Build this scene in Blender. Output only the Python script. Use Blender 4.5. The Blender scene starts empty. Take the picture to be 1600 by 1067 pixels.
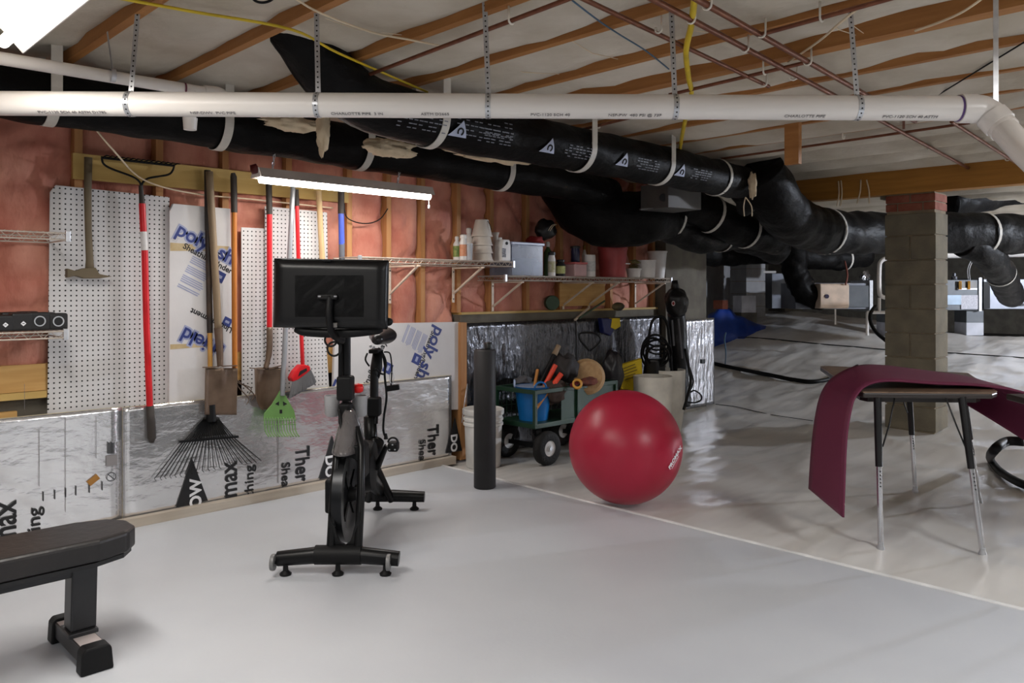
import bpy, math, random
from mathutils import Vector, Matrix, noise

# ------------------------------------------------------------------ camera, world, lamps, exposure
sc = bpy.context.scene
COL = sc.collection
FPX, CH, HZ = 1240.0, 1.23, 452.0          # focal length in pixels (1600 wide), camera height, horizon row
YAW = math.radians(45.5)
FW = Vector((math.cos(YAW), math.sin(YAW), 0))
RT = Vector((math.sin(YAW), -math.cos(YAW), 0))
cam_d = bpy.data.cameras.new('camera'); cam = bpy.data.objects.new('camera', cam_d); COL.objects.link(cam)
cam.location = (0, 0, CH); cam.rotation_euler = (math.radians(90), 0, YAW - math.radians(90))
cam_d.sensor_width = 36; cam_d.lens = FPX * 36 / 1600; cam_d.shift_y = (HZ - 533.5) / 1600
cam_d.clip_start = 0.05; cam_d.clip_end = 100
sc.camera = cam
w = bpy.data.worlds.new('world'); sc.world = w; w.use_nodes = True
w.node_tree.nodes['Background'].inputs[0].default_value = (1.0, 0.98, 0.96, 1)
w.node_tree.nodes['Background'].inputs[1].default_value = 0.17
vs = sc.view_settings
vs.view_transform = 'Standard'; vs.look = 'None'; vs.gamma = 1; vs.use_curve_mapping = False
vs.exposure = 0.0

def area_lamp(name, loc, sx, sy, power, col, rot=(0, 0, 0)):
    l = bpy.data.lights.new(name, 'AREA'); l.shape = 'RECTANGLE'; l.size = sx; l.size_y = sy
    l.energy = power; l.color = col
    o = bpy.data.objects.new(name, l); COL.objects.link(o); o.location = loc; o.rotation_euler = rot
    return o

WARM = (1.0, 0.965, 0.92); NEUT = (0.97, 0.985, 1.0); COOL = (0.80, 0.87, 1.0)
# tubes of the two shop lights in view, two added fill lamps (fixtures built further down) and the bulb over the crawl space
area_lamp('light_near', (0.62, 2.45, 1.985), 0.16, 1.2, 26, WARM)
area_lamp('light_wall', (2.60, 3.955, 1.785), 1.14, 0.10, 11, WARM)
area_lamp('fill_behind', (-0.9, 0.4, 2.1), 0.16, 1.2, 30, NEUT)  # fill lamp added out of view behind the camera
area_lamp('fill_aside', (2.9, -1.2, 2.1), 0.16, 1.2, 75, NEUT)  # fill lamp added out of frame to brighten the floor and plastic ground
p = bpy.data.lights.new('light_crawl', 'POINT'); p.energy = 820; p.color = COOL; p.shadow_soft_size = 0.08
po = bpy.data.objects.new('light_crawl', p); COL.objects.link(po); po.location = (11.2, -1.2, 2.0)

# ------------------------------------------------------------------ helpers
def V(*a): return Vector(a)
def ray(px, py): return FW + RT * ((px - 800) / FPX) + V(0, 0, (HZ - py) / FPX)
EYE = V(0, 0, CH)
def AT(px, py, d): return EYE + ray(px, py) * d
def ONY(px, py, y): r = ray(px, py); return EYE + r * (y / r.y)
def ONX(px, py, x): r = ray(px, py); return EYE + r * (x / r.x)
def ONZ(px, py, z): r = ray(px, py); return EYE + r * ((z - CH) / r.z)

def lin(c):
    out = []
    for x in c:
        x = x / 255.0
        out.append(x / 12.92 if x <= 0.04045 else ((x + 0.055) / 1.055) ** 2.4)
    return out + [1.0]

MATS = {}
def mat(name, rgb, rough=0.5, metal=0.0, rgb2=None, vscale=6.0, vstretch=(1, 1, 1), bump=0.0, bscale=30.0, bstretch=(1, 1, 1),
        spec=0.5, trans=0.0, alpha=1.0, emit=0.0, ior=1.45, sheen=0.0, bdist=0.02, contrast=(0.35, 0.65), bdetail=4):
    if name in MATS: return MATS[name]
    m = bpy.data.materials.new(name); m.use_nodes = True
    nt = m.node_tree; b = nt.nodes['Principled BSDF']; L = nt.links
    b.inputs['Base Color'].default_value = lin(rgb); b.inputs['Roughness'].default_value = rough
    b.inputs['Metallic'].default_value = metal; b.inputs['IOR'].default_value = ior
    b.inputs['Specular IOR Level'].default_value = spec
    b.inputs['Transmission Weight'].default_value = trans; b.inputs['Alpha'].default_value = alpha
    b.inputs['Sheen Weight'].default_value = sheen
    if emit:
        b.inputs['Emission Color'].default_value = lin(rgb); b.inputs['Emission Strength'].default_value = emit
    tc = nt.nodes.new('ShaderNodeTexCoord')
    def mapped(stretch):
        mp = nt.nodes.new('ShaderNodeMapping'); mp.inputs['Scale'].default_value = stretch
        L.new(tc.outputs['Object'], mp.inputs['Vector']); return mp.outputs['Vector']
    if rgb2 is None:
        rgb2 = [min(255, c * 1.12 + 2) for c in rgb]
    n = nt.nodes.new('ShaderNodeTexNoise'); n.inputs['Scale'].default_value = vscale; n.inputs['Detail'].default_value = 5
    L.new(mapped(vstretch), n.inputs['Vector'])
    r = nt.nodes.new('ShaderNodeValToRGB')
    r.color_ramp.elements[0].position = contrast[0]; r.color_ramp.elements[0].color = lin(rgb)
    r.color_ramp.elements[1].position = contrast[1]; r.color_ramp.elements[1].color = lin(rgb2)
    L.new(n.outputs['Fac'], r.inputs['Fac']); L.new(r.outputs['Color'], b.inputs['Base Color'])
    if bump:
        n2 = nt.nodes.new('ShaderNodeTexNoise'); n2.inputs['Scale'].default_value = bscale; n2.inputs['Detail'].default_value = bdetail
        L.new(mapped(bstretch), n2.inputs['Vector'])
        bp = nt.nodes.new('ShaderNodeBump'); bp.inputs['Strength'].default_value = bump; bp.inputs['Distance'].default_value = bdist
        L.new(n2.outputs['Fac'], bp.inputs['Height']); L.new(bp.outputs['Normal'], b.inputs['Normal'])
    MATS[name] = m
    return m

def peg_mat():
    m = mat('pegboard_white', (205, 203, 203), 0.5, rgb2=(214, 212, 212), vscale=3)
    nt = m.node_tree; L = nt.links; b = nt.nodes['Principled BSDF']
    ramp = b.inputs['Base Color'].links[0].from_node
    tc = [n for n in nt.nodes if n.type == 'TEX_COORD'][0]
    sep = nt.nodes.new('ShaderNodeSeparateXYZ'); L.new(tc.outputs['Object'], sep.inputs[0])
    def mth(op, a, bval=None):
        n = nt.nodes.new('ShaderNodeMath'); n.operation = op
        if isinstance(a, (int, float)): n.inputs[0].default_value = a
        else: L.new(a, n.inputs[0])
        if bval is not None:
            if isinstance(bval, (int, float)): n.inputs[1].default_value = bval
            else: L.new(bval, n.inputs[1])
        return n.outputs[0]
    def cell(o):
        return mth('SUBTRACT', mth('FRACT', mth('MULTIPLY', o, 1 / 0.0254)), 0.5)
    cx, cz = cell(sep.outputs['X']), cell(sep.outputs['Z'])
    d = mth('SQRT', mth('ADD', mth('MULTIPLY', cx, cx), mth('MULTIPLY', cz, cz)))
    hole = mth('LESS_THAN', d, 0.17)
    mx = nt.nodes.new('ShaderNodeMix'); mx.data_type = 'RGBA'
    L.new(hole, mx.inputs['Factor']); L.new(ramp.outputs['Color'], mx.inputs['A']); mx.inputs['B'].default_value = (0.01, 0.01, 0.01, 1)
    L.new(mx.outputs['Result'], b.inputs['Base Color'])
    return m

class MB:
    def __init__(s): s.v = []; s.f = []
    def add(s, vs_, fs):
        o = len(s.v); s.v += [Vector(a) for a in vs_]; s.f += [tuple(i + o for i in q) for q in fs]; return s
    def box(s, c, size, rot=None):
        c = Vector(c); h = Vector(size) / 2; pts = []
        for x in (-1, 1):
            for y in (-1, 1):
                for z in (-1, 1):
                    q = V(x * h.x, y * h.y, z * h.z)
                    if rot is not None: q = rot @ q
                    pts.append(c + q)
        return s.add(pts, [(0, 1, 3, 2), (4, 6, 7, 5), (0, 4, 5, 1), (2, 3, 7, 6), (0, 2, 6, 4), (1, 5, 7, 3)])
    def bb(s, x0, x1, y0, y1, z0, z1):
        return s.box(((x0 + x1) / 2, (y0 + y1) / 2, (z0 + z1) / 2), (abs(x1 - x0), abs(y1 - y0), abs(z1 - z0)))
    def bar(s, p0, p1, wd, th, up=(0, 0, 1)):
        p0, p1 = Vector(p0), Vector(p1); a = (p1 - p0); ln = a.length; a.normalize()
        u = Vector(up); b = u.cross(a)
        if b.length < 1e-4: b = V(1, 0, 0).cross(a)
        b.normalize(); c = a.cross(b)
        return s.box((p0 + p1) / 2, (ln, wd, th), Matrix((a, b, c)).transposed())
    def tube(s, pts, r, n=10, closed=False, caps=True, flat=1.0, up=None, jit=0.0, jscale=8.0):
        pts = [Vector(p) for p in pts]; N = len(pts)
        rr = r if isinstance(r, (list, tuple)) else [r] * N
        t = []
        for i in range(N):
            if closed: a = pts[(i + 1) % N] - pts[i - 1]
            else: a = pts[min(i + 1, N - 1)] - pts[max(i - 1, 0)]
            t.append(a.normalized() if a.length > 1e-9 else V(0, 0, 1))
        u = Vector(up) if up is not None else (V(0, 0, 1) if abs(t[0].z) < 0.9 else V(1, 0, 0))
        x = (u - t[0] * u.dot(t[0])).normalized(); base = len(s.v)
        for i in range(N):
            x = (x - t[i] * x.dot(t[i])).normalized(); y = t[i].cross(x)
            for k in range(n):
                a = 2 * math.pi * k / n
                q = x * math.cos(a) * rr[i] * flat + y * math.sin(a) * rr[i]
                p_ = pts[i] + q
                if jit: p_ = p_ + q.normalized() * noise.noise(p_ * jscale) * jit
                s.v.append(p_)
        M = N if closed else N - 1
        for i in range(M):
            j = (i + 1) % N
            for k in range(n):
                k2 = (k + 1) % n
                s.f.append((base + i * n + k, base + i * n + k2, base + j * n + k2, base + j * n + k))
        if caps and not closed:
            s.f.append(tuple(base + k for k in reversed(range(n)))); s.f.append(tuple(base + (N - 1) * n + k for k in range(n)))
        return s
    def cyl(s, p0, p1, r0, r1=None, n=16): return s.tube([p0, p1], [r0, r0 if r1 is None else r1], n)
    def lathe(s, prof, o, n=20, axis=(0, 0, 1), sx=1.0, caps=True):
        o = Vector(o); a = Vector(axis).normalized(); u = V(1, 0, 0) if abs(a.x) < 0.9 else V(0, 1, 0)
        x = (u - a * u.dot(a)).normalized(); y = a.cross(x); base = len(s.v)
        for (r, z) in prof:
            for k in range(n):
                t = 2 * math.pi * k / n
                s.v.append(o + a * z + x * (r * math.cos(t) * sx) + y * (r * math.sin(t)))
        for i in range(len(prof) - 1):
            for k in range(n):
                k2 = (k + 1) % n
                s.f.append((base + i * n + k, base + i * n + k2, base + (i + 1) * n + k2, base + (i + 1) * n + k))
        if caps and prof[0][0] > 1e-5: s.f.append(tuple(base + k for k in reversed(range(n))))
        if caps and prof[-1][0] > 1e-5: s.f.append(tuple(base + (len(prof) - 1) * n + k for k in range(n)))
        return s
    def prism(s, poly, o, u, v, th):
        o, u, v = Vector(o), Vector(u), Vector(v); nrm = u.cross(v).normalized(); n = len(poly)
        a = [o + u * p_[0] + v * p_[1] for p_ in poly]
        return s.add(a + [q - nrm * th for q in a], [tuple(range(n)), tuple(range(2 * n - 1, n - 1, -1))] +
                     [(i, n + i, n + (i + 1) % n, (i + 1) % n) for i in range(n)])
    def prism3(s, pts, off):
        pts = [Vector(q) for q in pts]; n = len(pts); off = Vector(off)
        return s.add(pts + [q + off for q in pts], [tuple(range(n)), tuple(range(2 * n - 1, n - 1, -1))] +
                     [(i, n + i, n + (i + 1) % n, (i + 1) % n) for i in range(n)])
    def grid(s, fn, nu, nv):
        base = len(s.v)
        for i in range(nu + 1):
            for j in range(nv + 1): s.v.append(Vector(fn(i / nu, j / nv)))
        for i in range(nu):
            for j in range(nv):
                a = base + i * (nv + 1) + j
                s.f.append((a, a + nv + 1, a + nv + 2, a + 1))
        return s
    def ring(s, c, axis, r, wd, th, n=28, a0=0.0, a1=2 * math.pi, ref=None):
        c = Vector(c); a = Vector(axis).normalized()
        u = Vector(ref) if ref is not None else (V(0, 0, 1) if abs(a.z) < 0.9 else V(1, 0, 0))
        x = (u - a * u.dot(a)).normalized(); y = a.cross(x); base = len(s.v)
        full = abs(a1 - a0 - 2 * math.pi) < 1e-6; N = n if full else n + 1
        for k in range(N):
            t = a0 + (a1 - a0) * k / n; e = x * math.cos(t) + y * math.sin(t)
            for (rr, z) in ((r, -wd / 2), (r + th, -wd / 2), (r + th, wd / 2), (r, wd / 2)): s.v.append(c + e * rr + a * z)
        for k in range(n):
            i, j = base + k * 4, base + ((k + 1) % N) * 4
            for q in range(4): s.f.append((i + q, j + q, j + (q + 1) % 4, i + (q + 1) % 4))
        return s
    def build(s, name, m, parent=None, smooth=False, bevel=0.0, origin=None, solid=0.0, seg=2, sub=0):
        if parent is not None: org = ORG[parent.name]
        elif origin is not None: org = Vector(origin)
        else:
            lo = [min(q[i] for q in s.v) for i in range(3)]; hi = [max(q[i] for q in s.v) for i in range(3)]
            org = V((lo[0] + hi[0]) / 2, (lo[1] + hi[1]) / 2, lo[2])
        me = bpy.data.meshes.new(name); me.from_pydata([q - org for q in s.v], [], s.f); me.validate()
        if isinstance(m, (list, tuple)):
            for k in m: me.materials.append(k)
        else: me.materials.append(m)
        if smooth:
            for pl in me.polygons: pl.use_smooth = True
        o = bpy.data.objects.new(name, me); COL.objects.link(o)
        if parent is None: o.location = org
        else: o.parent = parent
        ORG[o.name] = org
        import bmesh
        bm = bmesh.new(); bm.from_mesh(me); bmesh.ops.recalc_face_normals(bm, faces=bm.faces); bm.to_mesh(me); bm.free()
        if solid:
            md = o.modifiers.new('solid', 'SOLIDIFY'); md.thickness = solid; md.offset = 0
        if bevel:
            md = o.modifiers.new('bevel', 'BEVEL'); md.width = bevel; md.segments = seg; md.limit_method = 'ANGLE'
        if sub:
            md = o.modifiers.new('sub', 'SUBSURF'); md.levels = sub; md.render_levels = sub
        if smooth == 'auto':
            try: me.set_sharp_from_angle(angle=math.radians(40))
            except Exception: pass
        return o

ORG = {}
def tag(o, label, cat, group=None):
    o['label'] = label; o['category'] = cat
    if group: o['group'] = group
    return o
def thing(name, loc, label, cat, group=None, rz=0.0, local=False):
    o = bpy.data.objects.new(name, None); COL.objects.link(o); o.location = loc; o.rotation_euler = (0, 0, rz)
    o.empty_display_size = 0.1
    ORG[o.name] = V(0, 0, 0) if local else Vector(loc)
    return tag(o, label, cat, group)
def struct(o): o['kind'] = 'structure'; return o
def smoothpts(pts, k=6):
    pts = [Vector(q) for q in pts]; out = []
    for i in range(len(pts) - 1):
        p0 = pts[max(i - 1, 0)]; p1 = pts[i]; p2 = pts[i + 1]; p3 = pts[min(i + 2, len(pts) - 1)]
        for j in range(k):
            t = j / k
            out.append(0.5 * ((2 * p1) + (p2 - p0) * t + (2 * p0 - 5 * p1 + 4 * p2 - p3) * t * t + (3 * p1 - p0 - 3 * p2 + p3) * t ** 3))
    out.append(pts[-1]); return out
def text(s, size, M4, m, parent, name='printed_text', shear=0.0, bold=0.0, ext=0.0006, align='LEFT'):
    cu = bpy.data.curves.new(name, 'FONT'); cu.body = s; cu.size = size; cu.shear = shear; cu.offset = bold; cu.extrude = ext
    cu.align_x = align; cu.resolution_u = 3
    t = bpy.data.objects.new('tmp_text', cu); COL.objects.link(t)
    dg = bpy.context.evaluated_depsgraph_get()
    me = bpy.data.meshes.new_from_object(t.evaluated_get(dg)); bpy.data.objects.remove(t)
    me.transform(Matrix.Translation(-ORG[parent.name]) @ M4); me.materials.clear(); me.materials.append(m); me.name = name
    o = bpy.data.objects.new(name, me); COL.objects.link(o); o.parent = parent; ORG[o.name] = ORG[parent.name]
    return o
def wallM(x, y, z, deg=0.0):   # text frame on a surface facing -Y, turned by deg in its plane
    return Matrix.Translation((x, y, z)) @ Matrix.Rotation(math.pi / 2, 4, 'X') @ Matrix.Rotation(math.radians(deg), 4, 'Z')
def frameM(o, u, v):
    u = Vector(u).normalized(); n = u.cross(Vector(v)).normalized(); v2 = n.cross(u)
    return Matrix.Translation(o) @ Matrix((u, v2, n)).transposed().to_4x4()

# ------------------------------------------------------------------ materials
M_floor = mat('white_floor', (187, 190, 196), 0.42, rgb2=(194, 197, 202), vscale=1.4, bump=0.03, bscale=60)
M_plastic = mat('ground_plastic', (206, 203, 198), 0.26, rgb2=(218, 216, 213), vscale=0.9, bump=0.14, bscale=3.0, bstretch=(0.8, 3.0, 1), bdist=0.06, bdetail=1)
M_trim = mat('white_trim', (205, 205, 205), 0.5)
M_dirt = mat('dark_soil', (46, 40, 36), 0.9, rgb2=(70, 62, 55), vscale=3, bump=0.5, bscale=12)
M_block = mat('grey_block', (98, 92, 82), 0.85, rgb2=(116, 110, 98), vscale=7, bump=0.3, bscale=90, bdist=0.005)
M_block2 = mat('pale_block', (150, 149, 150), 0.85, rgb2=(166, 165, 166), vscale=5, bump=0.3, bscale=80, bdist=0.005)
M_mortar = mat('mortar', (128, 116, 96), 0.9, rgb2=(146, 132, 110), vscale=18, bump=0.4, bscale=60, bdist=0.008)
M_brick = mat('red_brick', (128, 66, 50), 0.85, rgb2=(150, 92, 74), vscale=14, bump=0.3, bscale=70, bdist=0.005)
M_joist = mat('joist_wood', (160, 106, 56), 0.6, rgb2=(178, 124, 70), vscale=5, vstretch=(6, 0.5, 6), bump=0.1, bscale=40)
M_joistd = mat('girder_wood', (164, 112, 46), 0.6, rgb2=(186, 130, 56), vscale=4, vstretch=(6, 0.5, 6))
M_stud = mat('stud_wood', (172, 120, 74), 0.65, rgb2=(190, 138, 88), vscale=5, vstretch=(7, 7, 0.5))
M_plate = mat('plate_wood', (190, 146, 84), 0.65, rgb2=(204, 162, 100), vscale=5, vstretch=(0.5, 7, 7))
M_rail = mat('rail_wood', (182, 150, 84), 0.6, rgb2=(192, 160, 94), vscale=4, vstretch=(0.4, 7, 7))
M_dark = mat('dark_sheathing', (60, 44, 34), 0.9)
M_pink = mat('pink_insulation', (180, 106, 88), 0.75, rgb2=(212, 148, 126), vscale=4, bump=0.9, bscale=6, bstretch=(1.6, 1, 0.8), bdist=0.03, sheen=0.2)
M_batt = mat('white_batt', (186, 176, 158), 0.9, rgb2=(210, 202, 188), vscale=2.5, bump=0.7, bscale=6, bdist=0.03)
M_tuft = mat('cream_fluff', (206, 186, 156), 0.95, rgb2=(224, 206, 176), vscale=9, bump=0.6, bscale=24)
M_pvc = mat('white_pvc', (226, 220, 214), 0.3, rgb2=(232, 227, 222), vscale=2)
M_galv = mat('galvanized_steel', (190, 192, 196), 0.35, 0.75, rgb2=(206, 208, 212), vscale=30)
M_hole = mat('dark_hole', (24, 24, 26), 0.7)
M_purple = mat('purple_primer', (92, 66, 120), 0.5)
M_blackplastic = mat('duct_black', (15, 14, 14), 0.46, rgb2=(22, 21, 21), vscale=7, spec=0.1, bump=0.5, bscale=16, bstretch=(0.6, 1, 1), bdist=0.02)
M_strapw = mat('strap_white', (196, 192, 184), 0.5)
M_copper = mat('old_copper', (112, 66, 48), 0.45, 0.35, rgb2=(132, 82, 58), vscale=20, vstretch=(1, 1, 1))
M_hook = mat('hook_white', (222, 216, 204), 0.4)
M_yellow = mat('yellow_coating', (206, 178, 40), 0.4)
M_cream = mat('cream_wire', (214, 196, 168), 0.5)
M_blackw = mat('black_rubber', (16, 16, 17), 0.5, rgb2=(20, 20, 21), spec=0.25)
M_bluew = mat('blue_wire', (64, 92, 116), 0.5)
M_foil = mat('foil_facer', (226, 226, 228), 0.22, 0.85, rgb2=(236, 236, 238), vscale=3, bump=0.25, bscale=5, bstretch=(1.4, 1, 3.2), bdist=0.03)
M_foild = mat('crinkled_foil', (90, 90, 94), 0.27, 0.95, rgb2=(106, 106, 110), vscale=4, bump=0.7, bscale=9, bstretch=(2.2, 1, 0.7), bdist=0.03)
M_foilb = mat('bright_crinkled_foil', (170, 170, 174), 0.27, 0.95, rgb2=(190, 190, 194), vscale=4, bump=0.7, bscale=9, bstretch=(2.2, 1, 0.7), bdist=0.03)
M_pierb = mat('pier_block', (108, 101, 86), 0.9, rgb2=(126, 118, 100), vscale=6, bump=0.5, bscale=70, bdist=0.006)
M_foam = mat('white_foam', (206, 203, 203), 0.55, rgb2=(216, 214, 214), vscale=3, bump=0.1, bscale=12)
M_foame = mat('foam_edge', (190, 178, 150), 0.8)
M_ink = mat('black_ink', (26, 26, 28), 0.5)
M_inkblue = mat('blue_ink', (46, 58, 118), 0.5)
M_inkpale = mat('pale_blue_ink', (146, 152, 180), 0.5)
M_inkwhite = mat('white_ink', (214, 214, 216), 0.5)
M_peg = peg_mat()

# ------------------------------------------------------------------ setting: floor, ground, ceiling, walls
YF, YP, YW = 4.335, 4.36, 4.40      # foil face, foam panel face, stud face
HJ = 2.25                           # joist undersides
fl = MB().bb(-3.2, 3.54, -3.6, 4.285, -0.03, 0.0).build('floor', M_floor); struct(fl)
e = MB(); yy = -3.6
def edge_pt(y): return 3.535 + 0.006 * noise.noise(V(0, y * 1.7, 3)) 
pts = [V(edge_pt(-3.6 + i * 0.1), -3.6 + i * 0.1, 0.001) for i in range(80)]
e.tube(pts, 0.014, 6, flat=0.5)
struct(e.build('trim_1', M_trim, smooth=True))

def sstep(t): t = min(1, max(0, t)); return t * t * (3 - 2 * t)
def gz(x, y):
    z = -0.022
    t = x - 5.9
    if t > 0: z += 0.1 * (t - 0.45 * (1 - math.exp(-t / 0.45)))
    z += 0.030 * noise.noise(V(x * 1.3, y * 1.3, 1.0)) * min(1, max(0, (x - 3.9) / 1.5)) * (0.6 if x < 6 else 1.0)
    r = noise.noise(V(x * 0.9 + 4, y * 2.6 + 0.7 * noise.noise(V(x, y, 8)), 5.0)); r2 = noise.noise(V(x * 2.1 - y * 1.3, y * 2.0 + x, 9.0)); z += (0.016 * (1 - abs(r)) ** 7 + 0.012 * (1 - abs(r2)) ** 9) * min(1, max(0, (x - 3.6) / 0.3))
    z += 0.28 * sstep((x - 8) / 3.5) * sstep((y - 3) / 3)
    if y > 3.3 and x < 5.9: z = z * 0.4 - 0.014
    return z
def gfn(u, v):
    x = 3.42 + u * 9.2; y = -7.5 + v * 15.0
    return V(x, y, gz(x, y) - (0.3 * max(0, (x - 12.35)) if x > 12.35 else 0))
gr = MB().grid(gfn, 190, 300).build('ground', M_plastic, smooth=True, origin=(3.5, 0, 0)); struct(gr)
struct(MB().bb(12.3, 20, -9, 11, 0.2, 0.3).build('ground_soil', M_dirt))
struct(MB().bb(19.0, 19.2, -9, 11, 0.2, 2.6).build('wall_far', M_block))
struct(MB().bb(7.95, 19.2, 10.8, 11, 0.0, 2.6).build('wall_back', M_block))

ceil = MB().bb(-3.2, 19.2, -6, 11, 2.50, 2.53).build('ceiling', M_dark, origin=(0, 0, 2.5)); struct(ceil)
JS = 0.455
jx = [1.081 + JS * k for k in range(-9, 36)]
def ylim(x): return 4.44 if x < 6.3 else 10.0
ND = {}
for x in jx:
    if abs(x - 7.02) < 0.2: continue
    key = x < 6.3
    b = 0.04 if abs(x - (1.081 + JS * 5)) < 0.01 else 0.0      # one joist doubled
    MB().bb(x - 0.019 - b, x + 0.019 + b * 0, -5.5, ylim(x), HJ, 2.5).build('joist', M_joist, ceil)
for i in range(len(jx) - 1):
    x0, x1 = jx[i] + 0.02, jx[i + 1] - 0.02
    if x0 > 13.5: break
    y1 = ylim(jx[i]) - 0.02; y0 = -3.5 if x0 < 9 else -2.5
    sd = i * 3.1
    dp = 0.085 if abs(jx[i] - (1.081 + JS * 4)) < 0.01 else 0.0
    def bf(u, v, x0=x0, x1=x1, y0=y0, y1=y1, sd=sd, dp=dp):
        x = x0 + (x1 - x0) * u; y = y0 + (y1 - y0) * v
        s_ = math.sin(math.pi * u) ** 0.6
        far = min(1, max(0, (x0 - 3.0) / 2.5)); near_ = min(1, max(0, (x0 - 1.0) / 1.5)); hang = (0.052 - 0.018 * near_) * (1 - far) + 0.012 * far + (0.022 - 0.008 * far) * noise.noise(V(sd, y * 1.6, 0.0)) + 0.012 * noise.noise(V(sd, y * 4.5, 2.0))
        zz = HJ + hang + dp * u ** 3 - s_ * (0.03 + 0.03 * far + 0.025 * noise.noise(V(x * 3, y * 2.2, sd))) + 0.012 * noise.noise(V(x * 9, y * 6, sd)) - 0.014 * abs(noise.noise(V(x * 3.5, y * 3.0, sd + 9)))
        return V(x, y, max(zz, HJ + 0.004 - 0.05 * far * s_))
    MB().grid(bf, 8, 70 if x0 < 8 else 30).build('insulation_batt', M_batt, ceil, smooth=True)
# blocking between far joists
pb = AT(1239, 230, 4.8)
MB().bb(pb.x - 0.02, pb.x + 0.02, pb.y - 0.045, pb.y + 0.045, 1.985, 2.30).build('hanging_block', M_joist, ceil)
gd = MB().bb(6.95, 7.09, -5.0, 3.36, 2.03, 2.27).build('girder', M_joistd, ceil)

# left wall: sheathing, studs, pink batts, plates
wl = MB().bb(-2.0, 6.25, 4.50, 4.56, -0.02, 2.5).build('wall_left', M_dark, origin=(0, 4.5, 0)); struct(wl)
studs = [-0.37, 0.04, 0.45, 0.85, 1.25, 1.65, 2.02, 2.42, 2.85, 3.16, 3.45, 3.78, 4.11, 4.50, 4.90, 5.25, 5.56, 5.90, 6.20]
for x in studs:
    z0 = 0.865 if x < 3.7 else 1.06
    MB().bb(x - 0.019, x + 0.019, YW, 4.49, z0, 2.44).build('stud', M_stud, wl)
random.seed(4)
for i in range(len(studs) - 1):
    x0, x1 = studs[i] + 0.012, studs[i + 1] - 0.012
    z0 = 0.865 if x0 < 3.7 else 1.06
    sd = i * 7.3
    def pf(u, v, x0=x0, x1=x1, z0=z0, sd=sd):
        x = x0 + (x1 - x0) * u; z = z0 + (2.44 - z0) * v
        s_ = math.sin(math.pi * u) ** 0.5
        f = noise.noise(V(x * 5.5, z * 3.0, sd)); g = abs(noise.noise(V(x * 3 + z * 2.5, z * 4.5 - x * 2, sd + 3)))
        y = 4.455 - s_ * (0.045 + 0.03 * f) + 0.035 * (1 - g) ** 8
        return V(x, max(y, YW + 0.003), z)
    MB().grid(pf, 14, 60).build('insulation_batt', M_pink, wl, smooth=True)
MB().bb(-2.0, 1.10, 4.39, 4.49, 0.735, 0.865).build('wall_plate', M_plate, wl)
MB().bb(-2.0, 1.10, 4.375, 4.49, 0.70, 0.733).build('wall_plate', M_rail, wl)
MB().bb(1.10, 3.74, 4.41, 4.49, 0.70, 0.865).build('wall_plate', M_plate, wl)
for k, (a, b) in enumerate(((-2.0, 0.86), (-2.0, 0.98), (-2, 0.62))):
    MB().bb(a, b, 4.365 + 0.035 * k, 4.395 + 0.035 * k, 0.60, 0.655 - 0.012 * k).build('scrap_plank', M_plate, wl)
MB().bb(-2.0, 1.12, 4.44, 4.49, 0.0, 0.70).build('block_course', M_block, wl)
MB().bb(3.78, 6.22, 4.385, 4.49, 0.985, 1.045).build('ledge', M_block, wl)
MB().bb(3.78, 6.22, 4.37, 4.49, 1.045, 1.062).build('wall_plate', M_rail, wl)
MB().bb(3.74, 3.80, 4.335, 4.49, 0.0, 0.99).build('corner_post', M_stud, wl)
MB().bb(4.86, 5.45, 4.385, 4.40, 1.09, 1.28).build('backing_board', M_plate, wl)
# block return past the end of the pink wall
wr = MB().bb(6.25, 6.95, 4.30, 4.56, -0.02, 2.3).build('wall_return', M_block, origin=(6.25, 4.4, 0)); struct(wr)
wr2 = MB().bb(6.95, 12.3, 6.95, 7.15, -0.02, 2.3).build('wall_recess', M_block2, origin=(7, 7, 0)); struct(wr2)

bs = MB()
bs.bb(-2.0, 3.66, 4.287, 4.333, -0.005, 0.048)
struct(bs.build('baseboard_left', mat('baseboard', (172, 160, 146), 0.6, rgb2=(186, 176, 162), vscale=4, vstretch=(0.4, 6, 6)), bevel=0.003))

# block pier under the girder
pr = thing('block_pier', (7.15, 2.39, 0.08), 'grey concrete block pier topped with red brick under the yellow girder', 'pier')
PX0, PX1, PY0, PY1 = 7.0, 7.30, 2.194, 2.594
MB().bb(PX0 + 0.012, PX1 - 0.012, PY0 + 0.012, PY1 - 0.012, 0.04, 2.03).build('mortar', M_mortar, pr)
z = 0.06; k = 0
while z < 1.78:
    h = min(0.192, 1.86 - z)
    if k % 2 == 0: spans = [(PY0, PY1)]
    else: spans = [(PY0, (PY0 + PY1) / 2 - 0.006), ((PY0 + PY1) / 2 + 0.006, PY1)]
    for (a, b) in spans: MB().bb(PX0, PX1, a, b, z, z + h).build('block', M_pierb, pr, bevel=0.004)
    z += 0.203; k += 1
for row in range(2):
    zz = 1.885 + row * 0.072
    cuts = [PY0, PY0 + 0.10 + 0.05 * row, PY0 + 0.30 + 0.05 * row, PY1] if row == 0 else [PY0, PY0 + 0.2, PY1]
    for a, b in zip(cuts[:-1], cuts[1:]): MB().bb(PX0 + 0.004, PX1, a + 0.005, b - 0.005, zz, zz + 0.062).build('brick', M_brick, pr, bevel=0.003)
MB().bb(7.03, 7.27, PY1 - 0.02, PY1 + 0.05, 2.0, 2.03).build('shim', M_block, pr)

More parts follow.
